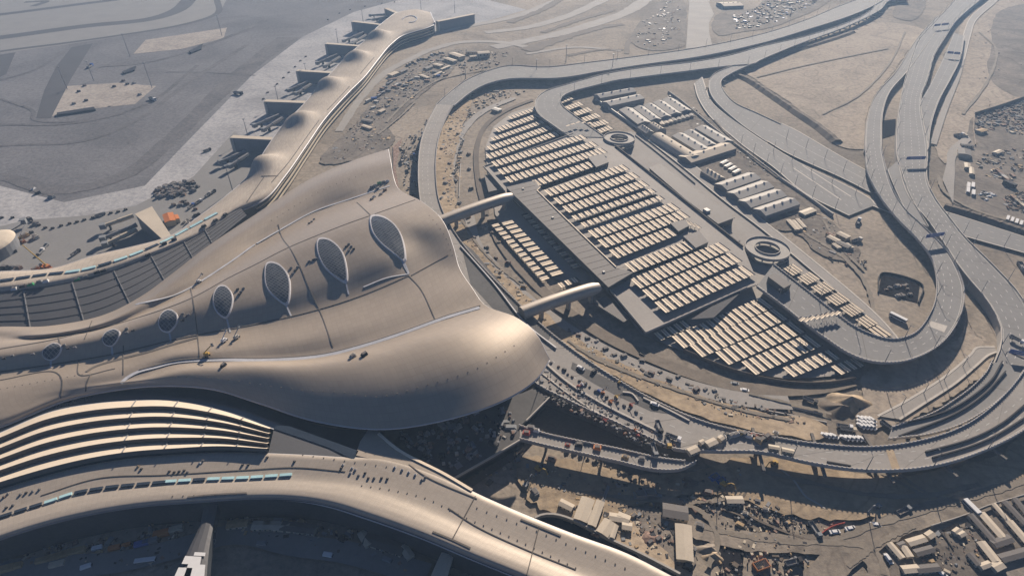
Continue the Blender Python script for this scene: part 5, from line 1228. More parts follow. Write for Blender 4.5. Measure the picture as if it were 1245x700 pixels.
wallline('site_barrier', 'red barrier along the lower pit', [(870, 654), (890, 658), (910, 661)], 1.1, .35, 'vred')
wallline('retaining_wall', 'curved concrete retaining wall beside the near pier', [(650, 632), (660, 628), (676, 628), (700, 636), (740, 657), (780, 676), (826, 700)], 2.5, 1.0, 'conc')
b = MB(); b.strip(*[spl(px(p_, .3), 20) for p_ in ([(650, 632), (662, 628), (680, 629), (720, 647), (780, 676), (826, 700)], [(640, 640), (665, 645), (690, 654), (730, 668), (780, 690), (810, 705)])]); tag(b.build('trench', M['dark']), kind='structure')
b = MB(); b.prism(px([(874, 656), (905, 662), (902, 700), (880, 690), (872, 668)], 0), .25, .5); tag(b.build('trench', M['dark']), kind='structure')
# --- centre bottom site ---
def g7(x, y): return (640+x/6.225, 590+y/6.225)
cb = [(*g7(435, 205), 40, -110, 'shed_cream', (1.1, 1.9, 1.1)), (*g7(525, 235), 40, -110, 'shed_cream', (1.2, 1.2, 1.1)), (*g7(470, 255), 40, -80, 'shed_cream', (.6, 1, 1)), (*g7(600, 340), 40, -60, 'shed_cream', (.7, 1.8, 1)), (*g7(680, 265), 60, 10, 'shed_cream', (.6, 1.3, 1)),
      (*g7(730, 270), 50, 20, 'shed_cream', (.5, 1.5, 1)), (*g7(757, 330), 30, 5, 'shed_cream', (.4, 1.2, 1)), (*g7(660, 370), 20, -60, 'shed_cream', (.6, .7, 1)), (*g7(300, 170), 50, 25, 'shed_cream', (.6, 1.2, 1)), (*g7(1185, 455), 5, 100, 'shed_cream', (1.5, 2.2, 1.2)), (*g7(1120, 225), 60, 10, 'garage', (1.0, 2.2, 1.2))]
lot('site_cabin', 'site cabin', 'cabin', 'in the work compound above the near pier', cb)
put('site_cabin', 892, 611, 8, 0, 'small cream hut standing alone on the levelled ground', 'cabin', 'shed_cream', 0, (.7, 1.2, 1))
put('pipe_bundle', 736, 602, 6, -17, 'long dark bundle of steel pipes lying in the shade of the forecourt ramp', 'pipe bundle', 'steel', 0, 1.2)
lot('excavator', 'excavator', 'excavator', 'in the shaded pit under the forecourt', [(640, 590, 5, -6, 'vgrey'), (880, 590, 6, 3, 'vyellow'), (655, 572, 6, 4, 'vyellow'), (940, 565, -5, 3, 'vyellow')])
lot('material_stack', 'material stack', 'material stack', 'scattered over the shaded pit under the forecourt', [(670, 560, 5, 2, 'rust', 1.6), (685, 590, 5, 1, 'rust'), (778, 604, 5, 0, 'steel', 2), (790, 602, 5, 0, 'steel', 2), (828, 610, 5, 2, 'vgrey'), (868, 582, 5, -2, 'vblue', 1.6), (876, 586, 5, -2, 'vblue', 1.4), (860, 600, 5, 2, 'rust', 1.5), (650, 600, 3, 6, 'steel', 1.6), (905, 625, 5, 2, 'cabin_w'), (930, 620, 5, 2, 'cabin_w'), (920, 610, 5, 2, 'steel'),
     (850, 640, 4, 2, 'steel', 1.3), (832, 645, 4, 2, 'steel', 1.3), (840, 668, 4, 2, 'steel', 1.3), (836, 690, 4, 2, 'vblack', 1.3), (724, 650, 4, 2, 'rust', 1.2), (790, 660, 4, -2, 'rust', 1.1), (800, 656, 4, -2, 'rust', 1.1), (770, 628, 4, -2, 'wood', 1.2), (756, 640, 4, 2, 'cabin_w', 1.1)])
b = MB(); r5 = random.Random(5)
def heap(label, x, y, rx, ry, h, m='dig', name='spoil_heap', seed=1):
    r_ = random.Random(seed); c = P(x, y, 0); rows = []; ph = [r_.random()*6 for _ in range(4)]
    for i in range(9):
        f = i/8; row = []
        for j in range(25):
            a = 2*math.pi*j/24; k = 1+.18*math.sin(3*a+ph[0])+.12*math.sin(5*a+ph[1])
            row.append(Vector((c.x+rx*f*k*math.cos(a), c.y+ry*f*k*math.sin(a), h*(1-f)**1.2*(1+.15*math.sin(4*a+ph[2])*f)-.02)))
        rows.append(row)
    q = MB(); q.grid(rows, flip=True); return tag(q.build(name, M[m], smooth=True), label, 'spoil heap')
heap('tall pale spoil heap beside the lower car park fence', 1032, 490, 14, 9, 6, 'dig', seed=3)
heap('darker spoil heap in front of the tall pale one', 1022, 498, 12, 7, 4, 'bank', seed=4)
heap('small sand heap by the lower pit', 868, 676, 5, 4, 2.5, 'dig', seed=5); heap('ring-shaped spoil near the round tank', 864, 668, 6, 5, 2.5, 'soil', seed=6)
heap('dark earth heap in the shade left of the pale hut', 838, 588, 7, 6, 3, 'bank', seed=7); heap('reddish soil heap in the work compound', 790, 656, 10, 7, 2.2, 'rust', seed=8)
heap('long sand heap in the forecourt median dig', 700, 440, 14, 5, 2, 'dig', seed=9); heap('sand heap between the tubular footbridges', 555, 215, 5, 9, 2.5, 'dig', seed=10)
# marking "13" dug in the sand of the pit
cu = bpy.data.curves.new('txt', 'FONT'); cu.body = '13'; cu.size = 6; cu.extrude = .15
to = bpy.data.objects.new('txt', cu); COL.objects.link(to); dg = bpy.context.evaluated_depsgraph_get(); me = bpy.data.meshes.new_from_object(to.evaluated_get(dg)); bpy.data.objects.remove(to)
me.materials.clear(); me.materials.append(M['vblack']); o = bpy.data.objects.new('ground_marking', me); COL.objects.link(o); o.location = P(672, 588, .35); o.rotation_euler = (0, 0, R(-12)); tag(o, 'dark number 13 laid out on the sunlit sand in the pit', 'ground marking')

# --- forecourt decks ---
Z = 9.06
lot('lorry', 'lorry', 'lorry', 'parked on the lower end of the forecourt deck', [(801, 520, 3, 8, 'vblack'), (795, 548, 2, 6, 'vgrey'), (812, 538, 2, 9, 'vyellow'), (818, 533, 8, 3, 'vwhite')], Z)
lot('site_cabin', 'cabin', 'cabin', 'perched on the outer edge of the forecourt deck', [(842, 550, 12, -5, 'shed_cream', (.5, 1.2, .9)), (864, 541, 13, -6, 'shed_cream', (.52, 1.2, .9)), (853, 540, 6, -3, 'shed_cream', (.25, .8, .8)), (876, 535, 6, -4, 'shed_cream', (.25, .9, .8)), (940, 546, 12, 2, 'cabin', (.45, .8, .7)), (957, 550, 14, 3, 'cabin', (.5, .8, .7))], Z)
lot('material_stack', 'material stack', 'material stack', 'on the deck left of the forecourt kerb', [(665+i*7.2+rnd.uniform(-2, 2), 484+i*3.3+rnd.uniform(-2, 3), 4, rnd.uniform(-3, 3), c, rnd.uniform(.4, .8)) for i, c in enumerate(('steel', 'vblack', 'rust', 'steel', 'vorange', 'vblack', 'steel', 'rust', 'rust', 'steel', 'vblack', 'steel', 'steel', 'vorange', 'vblack', 'steel', 'rust', 'steel'))], Z)
lot('material_stack', 'material stack', 'material stack', 'along the middle divider of the forecourt', [(650+i*6.8+rnd.uniform(-2, 2), 430+i*4.0+rnd.uniform(-1.5, 1.5), 4, rnd.uniform(-1, 4), c, rnd.uniform(.4, .85)) for i, c in enumerate(('vblack', 'rust', 'vblack', 'steel', 'rust', 'vblack', 'steel', 'rust', 'vblack', 'wood', 'vblack', 'steel', 'rust', 'vblack', 'steel', 'rust', 'steel', 'vblack', 'steel', 'steel'))], Z)
lot('boom_lift', 'boom lift', 'boom lift', 'working on the forecourt deck', [(703, 470, 5, -3, 'vred', .65), (708, 468, 5, 3, 'vwhite', .65), (728, 476, 5, 3, 'vblue', .65), (733, 478, 5, -2, 'vorange', .65), (742, 489, 5, 3, 'vorange', .65), (749, 483, 6, 2, 'vyellow', .65), (753, 465, 3, -4, 'vyellow', .65), (735, 512, 4, 3, 'vred', .65), (772, 524, 4, 3, 'vorange', .65), (775, 530, 4, -1, 'vred', .65), (767, 493, 4, 2, 'vred', .65)], Z)
lot('parked_car', 'car', 'car', 'on the forecourt deck behind the hall tip', [(706, 448, 5, 3), (796, 492, 5, 2), (722, 452, 5, -5, 'vblack')], Z)
lot('material_stack', 'site load', 'material stack', 'jumbled by the cabins on the forecourt edge', [(878+i*5.4, 530+rnd.uniform(-4, 6), 4, rnd.uniform(-3, 3), c, rnd.uniform(.8, 1.4)) for i, c in enumerate(('cabin_w', 'vblack', 'cabin_w', 'rim', 'vyellow', 'steel', 'vwhite', 'vred', 'wood', 'vblack', 'rust', 'steel', 'cabin_w'))], Z)
lot('material_stack', 'stack', 'material stack', 'on the narrow lower forecourt ramp', [(640, 527, 4, 1, 'vred', 1.2), (645, 521, 4, 1, 'steel', 1.3), (652, 524, 4, 1, 'vwhite'), (704, 541, 4, 1, 'vblack', 1.2), (726, 545, 4, 1, 'vorange', 1.2), (690, 541, 3, 1, 'vred', .8), (760, 556, 4, 2, 'wood', 1), (780, 558, 4, 1, 'steel', 1)], 8.66)
put('lorry', 1235, 414, 6, 3, 'white lorry on the highway beside the half-built gantry', 'lorry', 'vwhite', 8)
lot('parked_car', 'car', 'car', 'in the tight cluster parked beside the forecourt road', [(1046+i*4.6, 510+j*4.2+i*.4, 4, 3) for i in range(4) for j in range(3)])
lot('lorry', 'lorry', 'lorry', 'on the sand near the clustered cars', [(1026, 520, 6, 1, 'vwhite'), (984, 488, 5, 2, 'vblack'), (1030, 523, 6, 1, 'cabin'), (1078, 519, 4, 3, 'vgrey')])
lot('parked_car', 'car', 'car', 'in the line parked along the forecourt parapet', [(1003+i*5.2, 530+i*.5, 4, 2) for i in range(3)]+[(1026+i*5.3, 533+i*.3, 4, 2) for i in range(5)], 0)
lot('parked_car', 'car', 'car', 'on the service road below the garage', [(893, 467, 6, 1, 'vgrey'), (905, 475, 6, 1), (780, 432, 5, 3, 'vblack')])
lot('material_stack', 'material stack', 'material stack', 'in the sandy median below the garage', [(695+rnd.uniform(0, 190), 0, 4, rnd.uniform(-3, 3), rnd.choice(('vblack', 'steel', 'rust', 'cabin_w')), rnd.uniform(.8, 1.3)) for i in range(0)]+[(x, 405+(x-690)*.42+rnd.uniform(-4, 8), 4, rnd.uniform(-3, 3), rnd.choice(('vblack', 'steel', 'rust', 'cabin_w', 'vblack')), rnd.uniform(.8, 1.4)) for x in range(692, 880, 11)])
# --- yard west of the garage, along the upper kerbside ---
lot('material_stack', 'material stack', 'material stack', 'in the dug strip west of the garage', [(533+rnd.uniform(0, 40)+max(0, (y-240))*.62, y, 4, rnd.uniform(-4, 4), rnd.choice(('vblack', 'steel', 'rust', 'cabin_w', 'wood')), rnd.uniform(.9, 1.5)) for y in range(140, 372, 6)])
put('site_cabin', 604, 136, 10, 3, 'white flat-roofed site office by the curl of the garage ring road', 'cabin', 'cabin_w', 0, (.9, 2.2, 1.2))
lot('lorry', 'lorry', 'lorry', 'on the unfinished upper kerbside deck', [(497, 205, 2, 6, 'vblack'), (489, 196, 2, 5, 'cabin_w'), (503, 188, 2, 6, 'vblue'), (519, 158, 3, -5, 'vwhite'), (505, 170, 3, -5, 'vgrey')], 1)
# --- pier-side yard, top centre ---
def t2(x, y): return (310+x/K, y/K)
lot('site_cabin', 'site cabin', 'cabin', 'in the long yard between the pier and the viaduct', [(*t2(x, y), dx, dy, c, s_) for x, y, dx, dy, c, s_ in ((655, 360, 60, -25, 'shed_cream', (1.3, 2.6, 1.3)), (700, 345, 40, -18, 'garage', (1.2, 2, 1.3)), (650, 382, 50, -10, 'rust', (1, 1.3, 1)), (820, 330, 50, -20, 'garage', (1.2, 2, 1.3)), (865, 318, 60, 15, 'shed_cream', (1.3, 2.2, 1.3)), (900, 330, 50, -20, 'cabin', (1.6, 1.2, 1.2)), (800, 372, 60, 22, 'shed_cream', (1.7, 1.6, 1.2)), (865, 358, 50, -25, 'shed_cream', (1.5, 1.2, 1.2)),
      (955, 275, 60, 20, 'shed_cream', (2.2, 3.2, 1.8)), (925, 295, 60, 20, 'shed_cream', (1.8, 2.4, 1.5)), (1030, 258, 60, 0, 'garage', (1.8, 1.8, 1.5)), (1080, 270, 60, -5, 'shed_cream', (1.5, 3.2, 2.4)), (1033, 280, 40, -5, 'shed_cream', (1, 2, 1.6)), (600, 535, 40, -20, 'shed_cream', (.8, 1.6, 1.2)), (530, 610, 60, 20, 'shed_cream', (1.2, 1.4, 1)), (530, 580, 50, 10, 'garage', (1.2, 1.4, 1)))])
lot('shipping_container', 'container', 'container', 'in the long yard between the pier and the viaduct', [(*t2(740+i*26+rnd.uniform(-8, 8), 400-i*9+rnd.uniform(-18, 18)), 6, rnd.uniform(-4, 1), rnd.choice(('vgrey', 'rust', 'steel', 'cabin_w', 'vblue')), 1.2) for i in range(-8, 7)]+[(*t2(560+i*14, 490-i*14+rnd.uniform(-30, 30)), 6, rnd.uniform(-4, 2), rnd.choice(('vgrey', 'rust', 'steel', 'cabin_w')), 1.1) for i in range(8)])
lot('parked_car', 'vehicle', 'vehicle', 'in the upper rows of the yard by the pier', [(*t2(720+i*13, 312-i*5+rnd.uniform(-6, 10)), 3, 2, rnd.choice(('vblack', 'vgrey', 'vwhite', 'vblack')), 1.3) for i in range(14)])
# --- right-hand scrap yards ---
def t8(x, y): return (925+x/K, 175+y/K)
lot('bus', 'bus', 'bus', 'standing by the right-hand scrap yard', [(*t8(977, 205), -1, 12), (*t8(998, 205), -1, 12), (*t8(975, 228), -1, 12), (*t8(1000, 240), -1, 12)])
lot('bus', 'bus', 'coach', 'in the row near the right edge by the dark bank', [(*t8(1163+i*21, 358+i*8), -3, 8, 'vwhite', .8) for i in range(4)])
lot('parked_car', 'car', 'car', 'among the scrap on the right', [(*t8(1030+rnd.uniform(0, 70), 225+rnd.uniform(0, 45)), 4, rnd.uniform(-2, 3), rnd.choice(('vwhite', 'vwhite', 'vblack'))) for i in range(12)])
lot('site_cabin', 'shed', 'shed', 'at the left side of the right-hand yard', [(*t8(955, 55), 2, 14, 'garage', (1.4, 3.4, 1.6)), (*t8(970, 115), 1, 12, 'cabin', (1, 1.5, 1.2)), (*t8(990, 140), 1, 12, 'cabin', (1.4, 1.2, 1.2)), (*t8(970, 18), 10, 1, 'garage', (1, 1.5, 1.2)), (*t8(1115, 50), 10, -4, 'cabin', (1, 1.5, 1.2))])
lot('shipping_container', 'container', 'container', 'in rows inside the right-hand scrap yard', [(*t8(1120+i*9, 140+i*9), 7, 5, rnd.choice(('vgrey', 'cabin_w', 'rust')), 1.2) for i in range(5)]+[(*t8(1190+i*12, 265+i*10), 7, 6, rnd.choice(('rust', 'cabin', 'vblack')), 1.2) for i in range(5)])
put('lorry', 1165, 166, 8, -1, 'white flatbed lorry on the track left of the scrap yard', 'lorry', 'vwhite', 0, 1.4)
put('lorry', 1169, 168, 8, -1, 'pale lorry nose to tail beside the white flatbed', 'lorry', 'cabin', 0, 1.4)
put('shipping_container', 1226, 227, 9, 4, 'black tank-like container alone in the middle of the right yard', 'container', 'vblack', 0, 1.8)
put('site_cabin', 1192, 162, 10, -3, 'orange-brown shed against the masonry wall of the scrap yard', 'shed', 'wood', 0, (1, 2, 1.3))
put('lorry', 1043, 271, 3, -6, 'white box lorry alone on the dirt beside the loop viaduct', 'lorry', 'vwhite', 0, 1.2)
put('lorry', 1041, 294, 6, -2, 'white-topped lorry beside the cream cabin group', 'lorry', 'cabin_w', 0, 1.2)
put('bus', 1091, 388, 8, 4, 'white bus parked inside the bend of the loop viaduct', 'bus', 'vwhite', 0, 1)
put('lorry', 1241, 326, 4, 6, 'dark lorry at the right edge below the ground road', 'lorry', 'vgrey', 0, 1.4)
lot('site_cabin', 'cabin', 'cabin', 'in the small group inside the loop, on bare dirt', [(1012, 294, 6, 3, 'shed_cream', (.8, 1.6, 1.2)), (1024, 290, 6, 3, 'shed_cream', (.8, 1.8, 1.3)), (1016, 302, 5, 4, 'shed_cream', (.6, 1.2, 1)), (1024, 301, 7, 3, 'garage', (.9, 1.8, 1.2)), (1031, 302, 5, 4, 'shed_cream', (.6, 1.2, 1)), (1008, 288, 5, 3, 'rust', (.5, 1, 1))])
lot('site_cabin', 'long shelter', 'shelter', 'beside the second helix ramp on the dirt', [(963, 276, 4, 4.5, 'shed_cream', (1.4, 1.2, .9)), (968, 276, 4, 4.5, 'shed_cream', (1.2, 1.1, .9)), (973, 274, 4, 4.5, 'shed_cream', (1.2, 1, .9)), (981, 260, 8, -3, 'cabin', (1.3, 2, 1))])
# excavated yard inside the loop
b = MB(); b.prism(px([(1072, 334), (1118, 346), (1115, 368), (1067, 356)], 0), .25, .45); tag(b.build('excavated_yard', M['dark']), kind='structure')
wallline('site_barrier', 'black lined rim around the excavated yard inside the loop', [(1067, 356), (1073, 333), (1119, 346), (1116, 369)], 1.8, .5, 'vblack', 60)
lot('material_stack', 'stack', 'material stack', 'inside the black-rimmed yard within the loop', [(1076+rnd.uniform(0, 34), 345+rnd.uniform(0, 16), 4, rnd.uniform(-3, 3), rnd.choice(('steel', 'cabin_w', 'rust')), rnd.uniform(.8, 1.4)) for i in range(12)])
# cabins of the shed compound
lot('site_cabin', 'flat store', 'store', 'in the row between the slanted and parallel warehouses', [(740+(480+i*38)/7.53, 90+(470-i*11)/7.53, 5, 6, 'shed_cream' if i < 3 else 'garage', (.9, 1.5, 1.2)) for i in range(8)])
lot('site_cabin', 'white cabin', 'cabin', 'stacked close beside the cream-ridged hall', [(860+(150+i*38)/7.53, 160+(300+i*28)/7.53, 6, -3, 'cabin_w', (.9, 1.1, 1)) for i in range(4)])
# --- apron and court-side plant ---
def t5(x, y): return (x/K, 175+y/K)
lot('material_stack', 'stack', 'material stack', 'in the oval dump on the concrete apron', [(*t5(720+110*(1+math.cos(a)*r_), 218+34*math.sin(a)*r_-(math.cos(a)*r_)*18), 4, rnd.uniform(-3, 3), rnd.choice(('vblack', 'vblack', 'steel', 'rust', 'cabin_w', 'vgrey')), rnd.uniform(1, 1.7)) for a, r_ in [(rnd.uniform(0, 6.28), math.sqrt(rnd.random())) for _ in range(70)]])
put('site_cabin', *t5(808, 372), 3, 9, 'bright orange plant cabin right of the slant-roofed gate block', 'cabin', 'vorange', 0, (1.3, 2.4, 1.9))
put('site_cabin', *t5(836, 365), 3, 7, 'smaller orange plant cabin leaning against the bright one', 'cabin', 'vorange', 0, (.7, 1.5, 1.4))
lot('material_stack', 'load', 'material stack', 'beside the orange plant cabins by the pier', [(*t5(770+rnd.uniform(0, 170), 385-rnd.uniform(0, 110)), 4, rnd.uniform(-3, 3), rnd.choice(('vorange', 'rust', 'steel', 'vblack', 'cabin_w')), rnd.uniform(.9, 1.5)) for i in range(18)])
lot('lorry', 'lorry', 'lorry', 'on the apron edge above the pier crook', [(*t5(905, 300), 6, -5, 'vblue'), (*t5(940, 280), 6, -4, 'vwhite'), (*t5(985, 245), 6, -5, 'cabin_w'), (*t5(1005, 235), 6, -4, 'vblack'), (*t5(980, 35), 6, -2, 'vblack'), (*t5(475, 340), 6, -2, 'vgrey'), (*t5(360, 520), 6, -4, 'vblack'), (*t5(195, 515), 5, -5, 'vwhite'), (*t5(215, 490), 5, -5, 'vgrey')])
put('mobile_crane', *t5(222, 590), -14, -5, 'orange crane with a long low boom on the lower left apron', 'crane', 'vorange', 0, 1.3)
put('mobile_crane', *t5(100, 445), 5, -3, 'small yellow crane near the round gate building', 'crane', 'vyellow', 0, .6)
lot('material_stack', 'load', 'material stack', 'around the lower left apron', [(*t5(x, y), 4, rnd.uniform(-3, 3), c, rnd.uniform(1, 1.8)) for x, y, c in ((70, 510, 'vblack'), (120, 440, 'wood'), (150, 420, 'vblack'), (170, 445, 'cabin_w'), (110, 465, 'vorange'), (15, 540, 'cabin_w'), (25, 590, 'vblack'), (60, 585, 'steel'), (90, 590, 'rust'), (170, 600, 'vorange'), (160, 215, 'vwhite'), (180, 235, 'vblack'), (245, 255, 'vgrey'), (140, 360, 'vblack'), (170, 380, 'steel'))])
lot('material_stack', 'marker block', 'marker block', 'in the row edging the concrete apron', [(*t5(x, y), 3, 1, 'vblack', .9) for x, y in ((10, 350), (60, 350), (110, 358), (150, 370), (185, 385), (215, 398), (250, 400), (290, 388), (330, 378), (365, 370), (400, 360), (440, 350), (525, 328), (560, 322), (595, 312))]+[(310+x/K, y/K, 3, -1, 'vblack', .9) for x, y in ((105, 400), (135, 370), (160, 345), (190, 318), (215, 290), (60, 440), (40, 470), (240, 270), (345, 95), (400, 65), (450, 48), (520, 32), (600, 18), (660, 12))])
for i, poly in enumerate(([(70, 139), (115, 132), (117, 135), (70, 142)], [(230, 64), (247, 55), (245, 61), (233, 66)], [(149, 89), (166, 82), (164, 87), (152, 91)])):
    b = MB(); b.prism(px(poly, 0), .3, 2.2); tag(b.build('storage_block', M['vblack']), ['long low black block along the edge of the beige apron patch', 'short black block on the pale upper apron patch', 'short black block in the middle of the apron'][i], 'storage block')
put('lorry', 110, 82, 5, -3, 'lone white and blue lorry on the dark upper apron', 'lorry', 'vblue', 0, 1.5)
put('lorry', 290, 115, 6, 1, 'dark tractor on the edge of the concrete apron', 'lorry', 'vblack', 0, 1.6)
put('lorry', 186, 122, 6, 2, 'white lorry beside the corner of the beige apron patch', 'lorry', 'vwhite', 0, 1.5)
lot('material_stack', 'stack', 'material stack', 'on the beige apron patch', [(x, y, 4, 1, c, 1.4) for x, y, c in ((96, 112, 'vblack'), (103, 105, 'rust'), (139, 106, 'vblack'), (150, 99, 'rust'), (155, 103, 'vblack'), (163, 102, 'cabin_w'), (90, 127, 'steel'), (105, 123, 'vblack'), (170, 116, 'steel'))])
# --- loads lying on the roofs ---
def on(S, kind, x, y, dx, dy, label, cat, col, sc=1.0):
    a = S.hit(x, y, .15); t = put(kind, x, y, dx, dy, label, cat, col, 0, sc)
    if a is not None:
        b_ = S.hit(x+dx*.3, y+dy*.3, .15) or a+Vector((1, 0, 0)); t.location = a; t.rotation_euler = (0, 0, math.atan2(b_.y-a.y, b_.x-a.x))
on(HALL, 'boom_lift', 273, 415, 4, -3, 'white-topped lift, left one of the upper pair on the hall roof', 'lift', 'vwhite', 1.1)
on(HALL, 'boom_lift', 288, 411, 4, -3, 'cream lift, right one of the upper pair on the hall roof', 'lift', 'cabin_w', 1.1)
on(HALL, 'boom_lift', 252, 432, 4, -2, 'lone lift by the long steel gutter on the hall roof', 'lift', 'vyellow', 1.1)
on(HALL, 'material_stack', 272, 445, 4, -2, 'dark stack of sheets just under the long gutter of the hall roof', 'material stack', 'vblack')
on(HALL, 'material_stack', 429, 434, 4, -2, 'white stack of sheets below the gutter in the middle lower lobe', 'material stack', 'cabin_w', 1.1)
on(HALL, 'material_stack', 443, 432, 4, -2, 'dark stack of sheets below the gutter in the middle lower lobe', 'material stack', 'vblack', 1.1)
on(HALL, 'boom_lift', 242, 343, 4, -2, 'lone white lift on the upper gutter of the hall roof', 'lift', 'vwhite', .9)
n_ = 0
for x, y, c in ((452, 228, 'steel'), (456, 226, 'cabin_w'), (461, 223, 'vgreen'), (466, 222, 'steel'), (471, 221, 'vwhite'), (459, 230, 'steel'), (463, 237, 'cabin_w'), (455, 240, 'vwhite'), (452, 243, 'steel'), (468, 232, 'rust')):
    on(HALL, 'material_stack', x, y, 4, -2, f'{NM[c]} load, {ordn(n_)} in the pile on the upper lobe gutter of the hall', 'material stack', c, .9); n_ += 1
n_ = 0
for x, y in ((421, 300), (424, 297), (427, 300), (430, 303), (424, 305), (376, 318), (381, 316), (384, 315), (354, 326), (359, 329), (362, 325), (356, 333), (289, 352), (293, 355), (296, 351), (291, 358), (222, 382), (225, 386), (222, 390), (229, 383), (154, 400), (162, 402), (154, 405), (78, 420), (83, 424), (91, 423), (40, 431), (5, 436), (15, 433), (379, 270), (376, 272), (382, 267)):
    on(HALL, 'material_stack', x, y, 3, -1, f'small roof unit, {ordn(n_)} of those dotted beside the leaf-shaped skylights', 'roof unit', 'vblack' if n_ % 3 == 0 else 'steel', .55); n_ += 1
n_ = 0
for x, y, c in ((5, 604, 'rust'), (10, 600, 'cabin_w'), (25, 601, 'steel'), (32, 599, 'vblack'), (40, 597, 'cabin_w'), (48, 595, 'steel'), (8, 617, 'vblack'), (16, 614, 'steel'), (168, 567, 'wood'), (172, 570, 'vblack'), (206, 573, 'vblack'), (212, 574, 'vblack'), (218, 573, 'vblack'), (224, 572, 'vblack'), (228, 574, 'steel'), (243, 563, 'vwhite'), (247, 560, 'steel'), (295, 565, 'vblack'), (302, 565, 'vblack'), (325, 556, 'vblack'), (358, 561, 'vblack'), (417, 565, 'vwhite'), (415, 569, 'vblack'), (428, 569, 'vwhite'), (426, 575, 'rim'), (432, 571, 'rim'), (436, 578, 'steel'), (444, 575, 'vblack'), (448, 581, 'rust'), (455, 581, 'steel'), (464, 581, 'vblack'), (471, 582, 'vblack'), (480, 568, 'vwhite'), (489, 571, 'rim'), (497, 574, 'vwhite'), (505, 577, 'vwhite'), (513, 583, 'cabin_w'), (517, 580, 'steel')):
    on(PS, 'material_stack', x, y, 4, 1, f'{NM[c]} load, {ordn(n_)} from the left on the flat top of the near pier', 'material stack', c, .38); n_ += 1
n_ = 0
for x, y in ((18, 352), (28, 349), (38, 347), (48, 344), (56, 343), (83, 346), (94, 341), (104, 338), (118, 332), (126, 330), (180, 311), (200, 297), (212, 292), (248, 276), (262, 269), (274, 262)):
    on(PN, 'material_stack', x, y, 4, -1, f'roof load, {ordn(n_)} from the left along the seam of the far pier', 'material stack', ('vwhite', 'vblack', 'vgreen', 'steel')[n_ % 4 if n_ < 8 else 1], 1.1); n_ += 1
# --- shadowed ground at the lower left ---
lot('shipping_container', 'container', 'container', 'in the shade below the left end of the near pier', [(*(x/4.788, 600+y/4.788), 8, -2, c, s_) for x, y, c, s_ in ((260, 395, 'wood', (1.0, 1.1, 1)), (310, 382, 'wood', (1, 1.1, 1)), (360, 368, 'wood', (1, 1.1, 1)), (410, 352, 'wood', (1, 1.1, 1)), (460, 340, 'wood', (1, 1.1, 1)), (340, 420, 'cabin', 1), (40, 450, 'wood', 1.2), (90, 435, 'wood', 1.1), (945, 240, 'vorange', 1.1), (1030, 215, 'cabin', 1.0), (670, 320, 'vorange', .8), (740, 300, 'vorange', .6), (570, 320, 'vwhite', .7), (830, 300, 'vblue', 1), (880, 285, 'vgrey', 1))])
lot('bus', 'bus', 'bus', 'on the shaded road under the left of the near pier', [(178, 683, 8, -1, 'vwhite', .8)])
lot('white_van', 'van', 'van', 'driving the shaded road below the near pier', [(107, 690, 6, -2), (320, 662, 6, 0, 'vgrey'), (400, 676, 6, 1, 'vwhite'), (472, 682, 5, 2, 'vgrey')])
lot('site_cabin', 'cabin', 'cabin', 'in the shaded line below the middle of the near pier', [(319, 642, 10, 0, 'shed_cream', (.7, 1.3, 1)), (331, 642, 10, 0, 'shed_cream', (.6, 1.3, 1)), (344, 643, 10, 0, 'shed_cream', (.6, 1.3, 1)), (358, 644, 10, 1, 'garage', (1, 1.5, 1)), (374, 646, 10, 1, 'garage', (.7, 1.5, 1)), (463, 663, 10, 3, 'garage', (1.3, 1.8, 1)), (482, 668, 6, 3, 'garage', (.7, 1.8, 1)), (495, 674, 3, 4, 'cabin', (.6, 1.2, 1)), (445, 658, 3, 5, 'cabin', (.7, 1.2, 1)), (290, 640, 9, -1, 'wood', (.8, 1.2, 1))])
# --- loose debris nobody could count ---
def debris(label, polys, n, mats, smin=.5, smax=2.2, z=0.0, seed=1, hmax=1.6):
    r_ = random.Random(seed); b = MB()
    for poly in polys:
        P0 = px(poly, z); xs = [p.x for p in P0]; ys = [p.y for p in P0]; k = 0; tries = 0
        while k < n and tries < n*40:
            tries += 1; x, y = r_.uniform(min(xs), max(xs)), r_.uniform(min(ys), max(ys)); ins = False
            for a, c in zip(P0, P0[1:]+P0[:1]):
                if (a.y > y) != (c.y > y) and x < (c.x-a.x)*(y-a.y)/(c.y-a.y)+a.x: ins = not ins
            if not ins: continue
            s_ = r_.uniform(smin, smax)*(1 if r_.random() < .8 else 1.8); b.box((x, y, z-.05), (s_*r_.uniform(.5, 2.2), s_, r_.uniform(.25, hmax)), r_.uniform(0, 3.14), r_.randrange(len(mats)), r_.uniform(.5, 1)); k += 1
    return tag(b.build('debris', [M[m] for m in mats]), label, 'debris', kind='stuff')
DM = ['vblack', 'steel', 'rust', 'cabin', 'vgrey', 'wood', 'bank', 'vblack', 'bank']
debris('loose rubble and offcuts across the dug strip west of the garage', [[(535, 140), (572, 128), (552, 240), (580, 300), (655, 370), (680, 410), (630, 370), (575, 310), (545, 250)]], 850, DM, seed=2)
debris('heaped black scrap filling the top corner of the right-hand yard', [[(1186, 143), (1250, 122), (1250, 138), (1215, 150), (1205, 162), (1186, 160)]], 420, ['vblack', 'rust', 'vblack', 'vgrey', 'rust', 'steel'], .8, 2.6, seed=3, hmax=2.6)
debris('low rows of dark scrap in the right-hand yard', [[(1186, 188), (1250, 180), (1250, 205), (1225, 222), (1188, 212)], [(1215, 150), (1250, 140), (1250, 165), (1225, 165)], [(1222, 240), (1250, 232), (1250, 262), (1225, 256)]], 170, DM, .8, 2.4, seed=4, hmax=2.2)
debris('crowded scrap and vehicles in the far yard at the top edge', [[(892, 18), (912, 14), (940, 0), (1005, -4), (960, 22), (930, 32), (895, 38)]], 420, DM+['vblue'], 1.4, 4.0, seed=5, hmax=2.8)
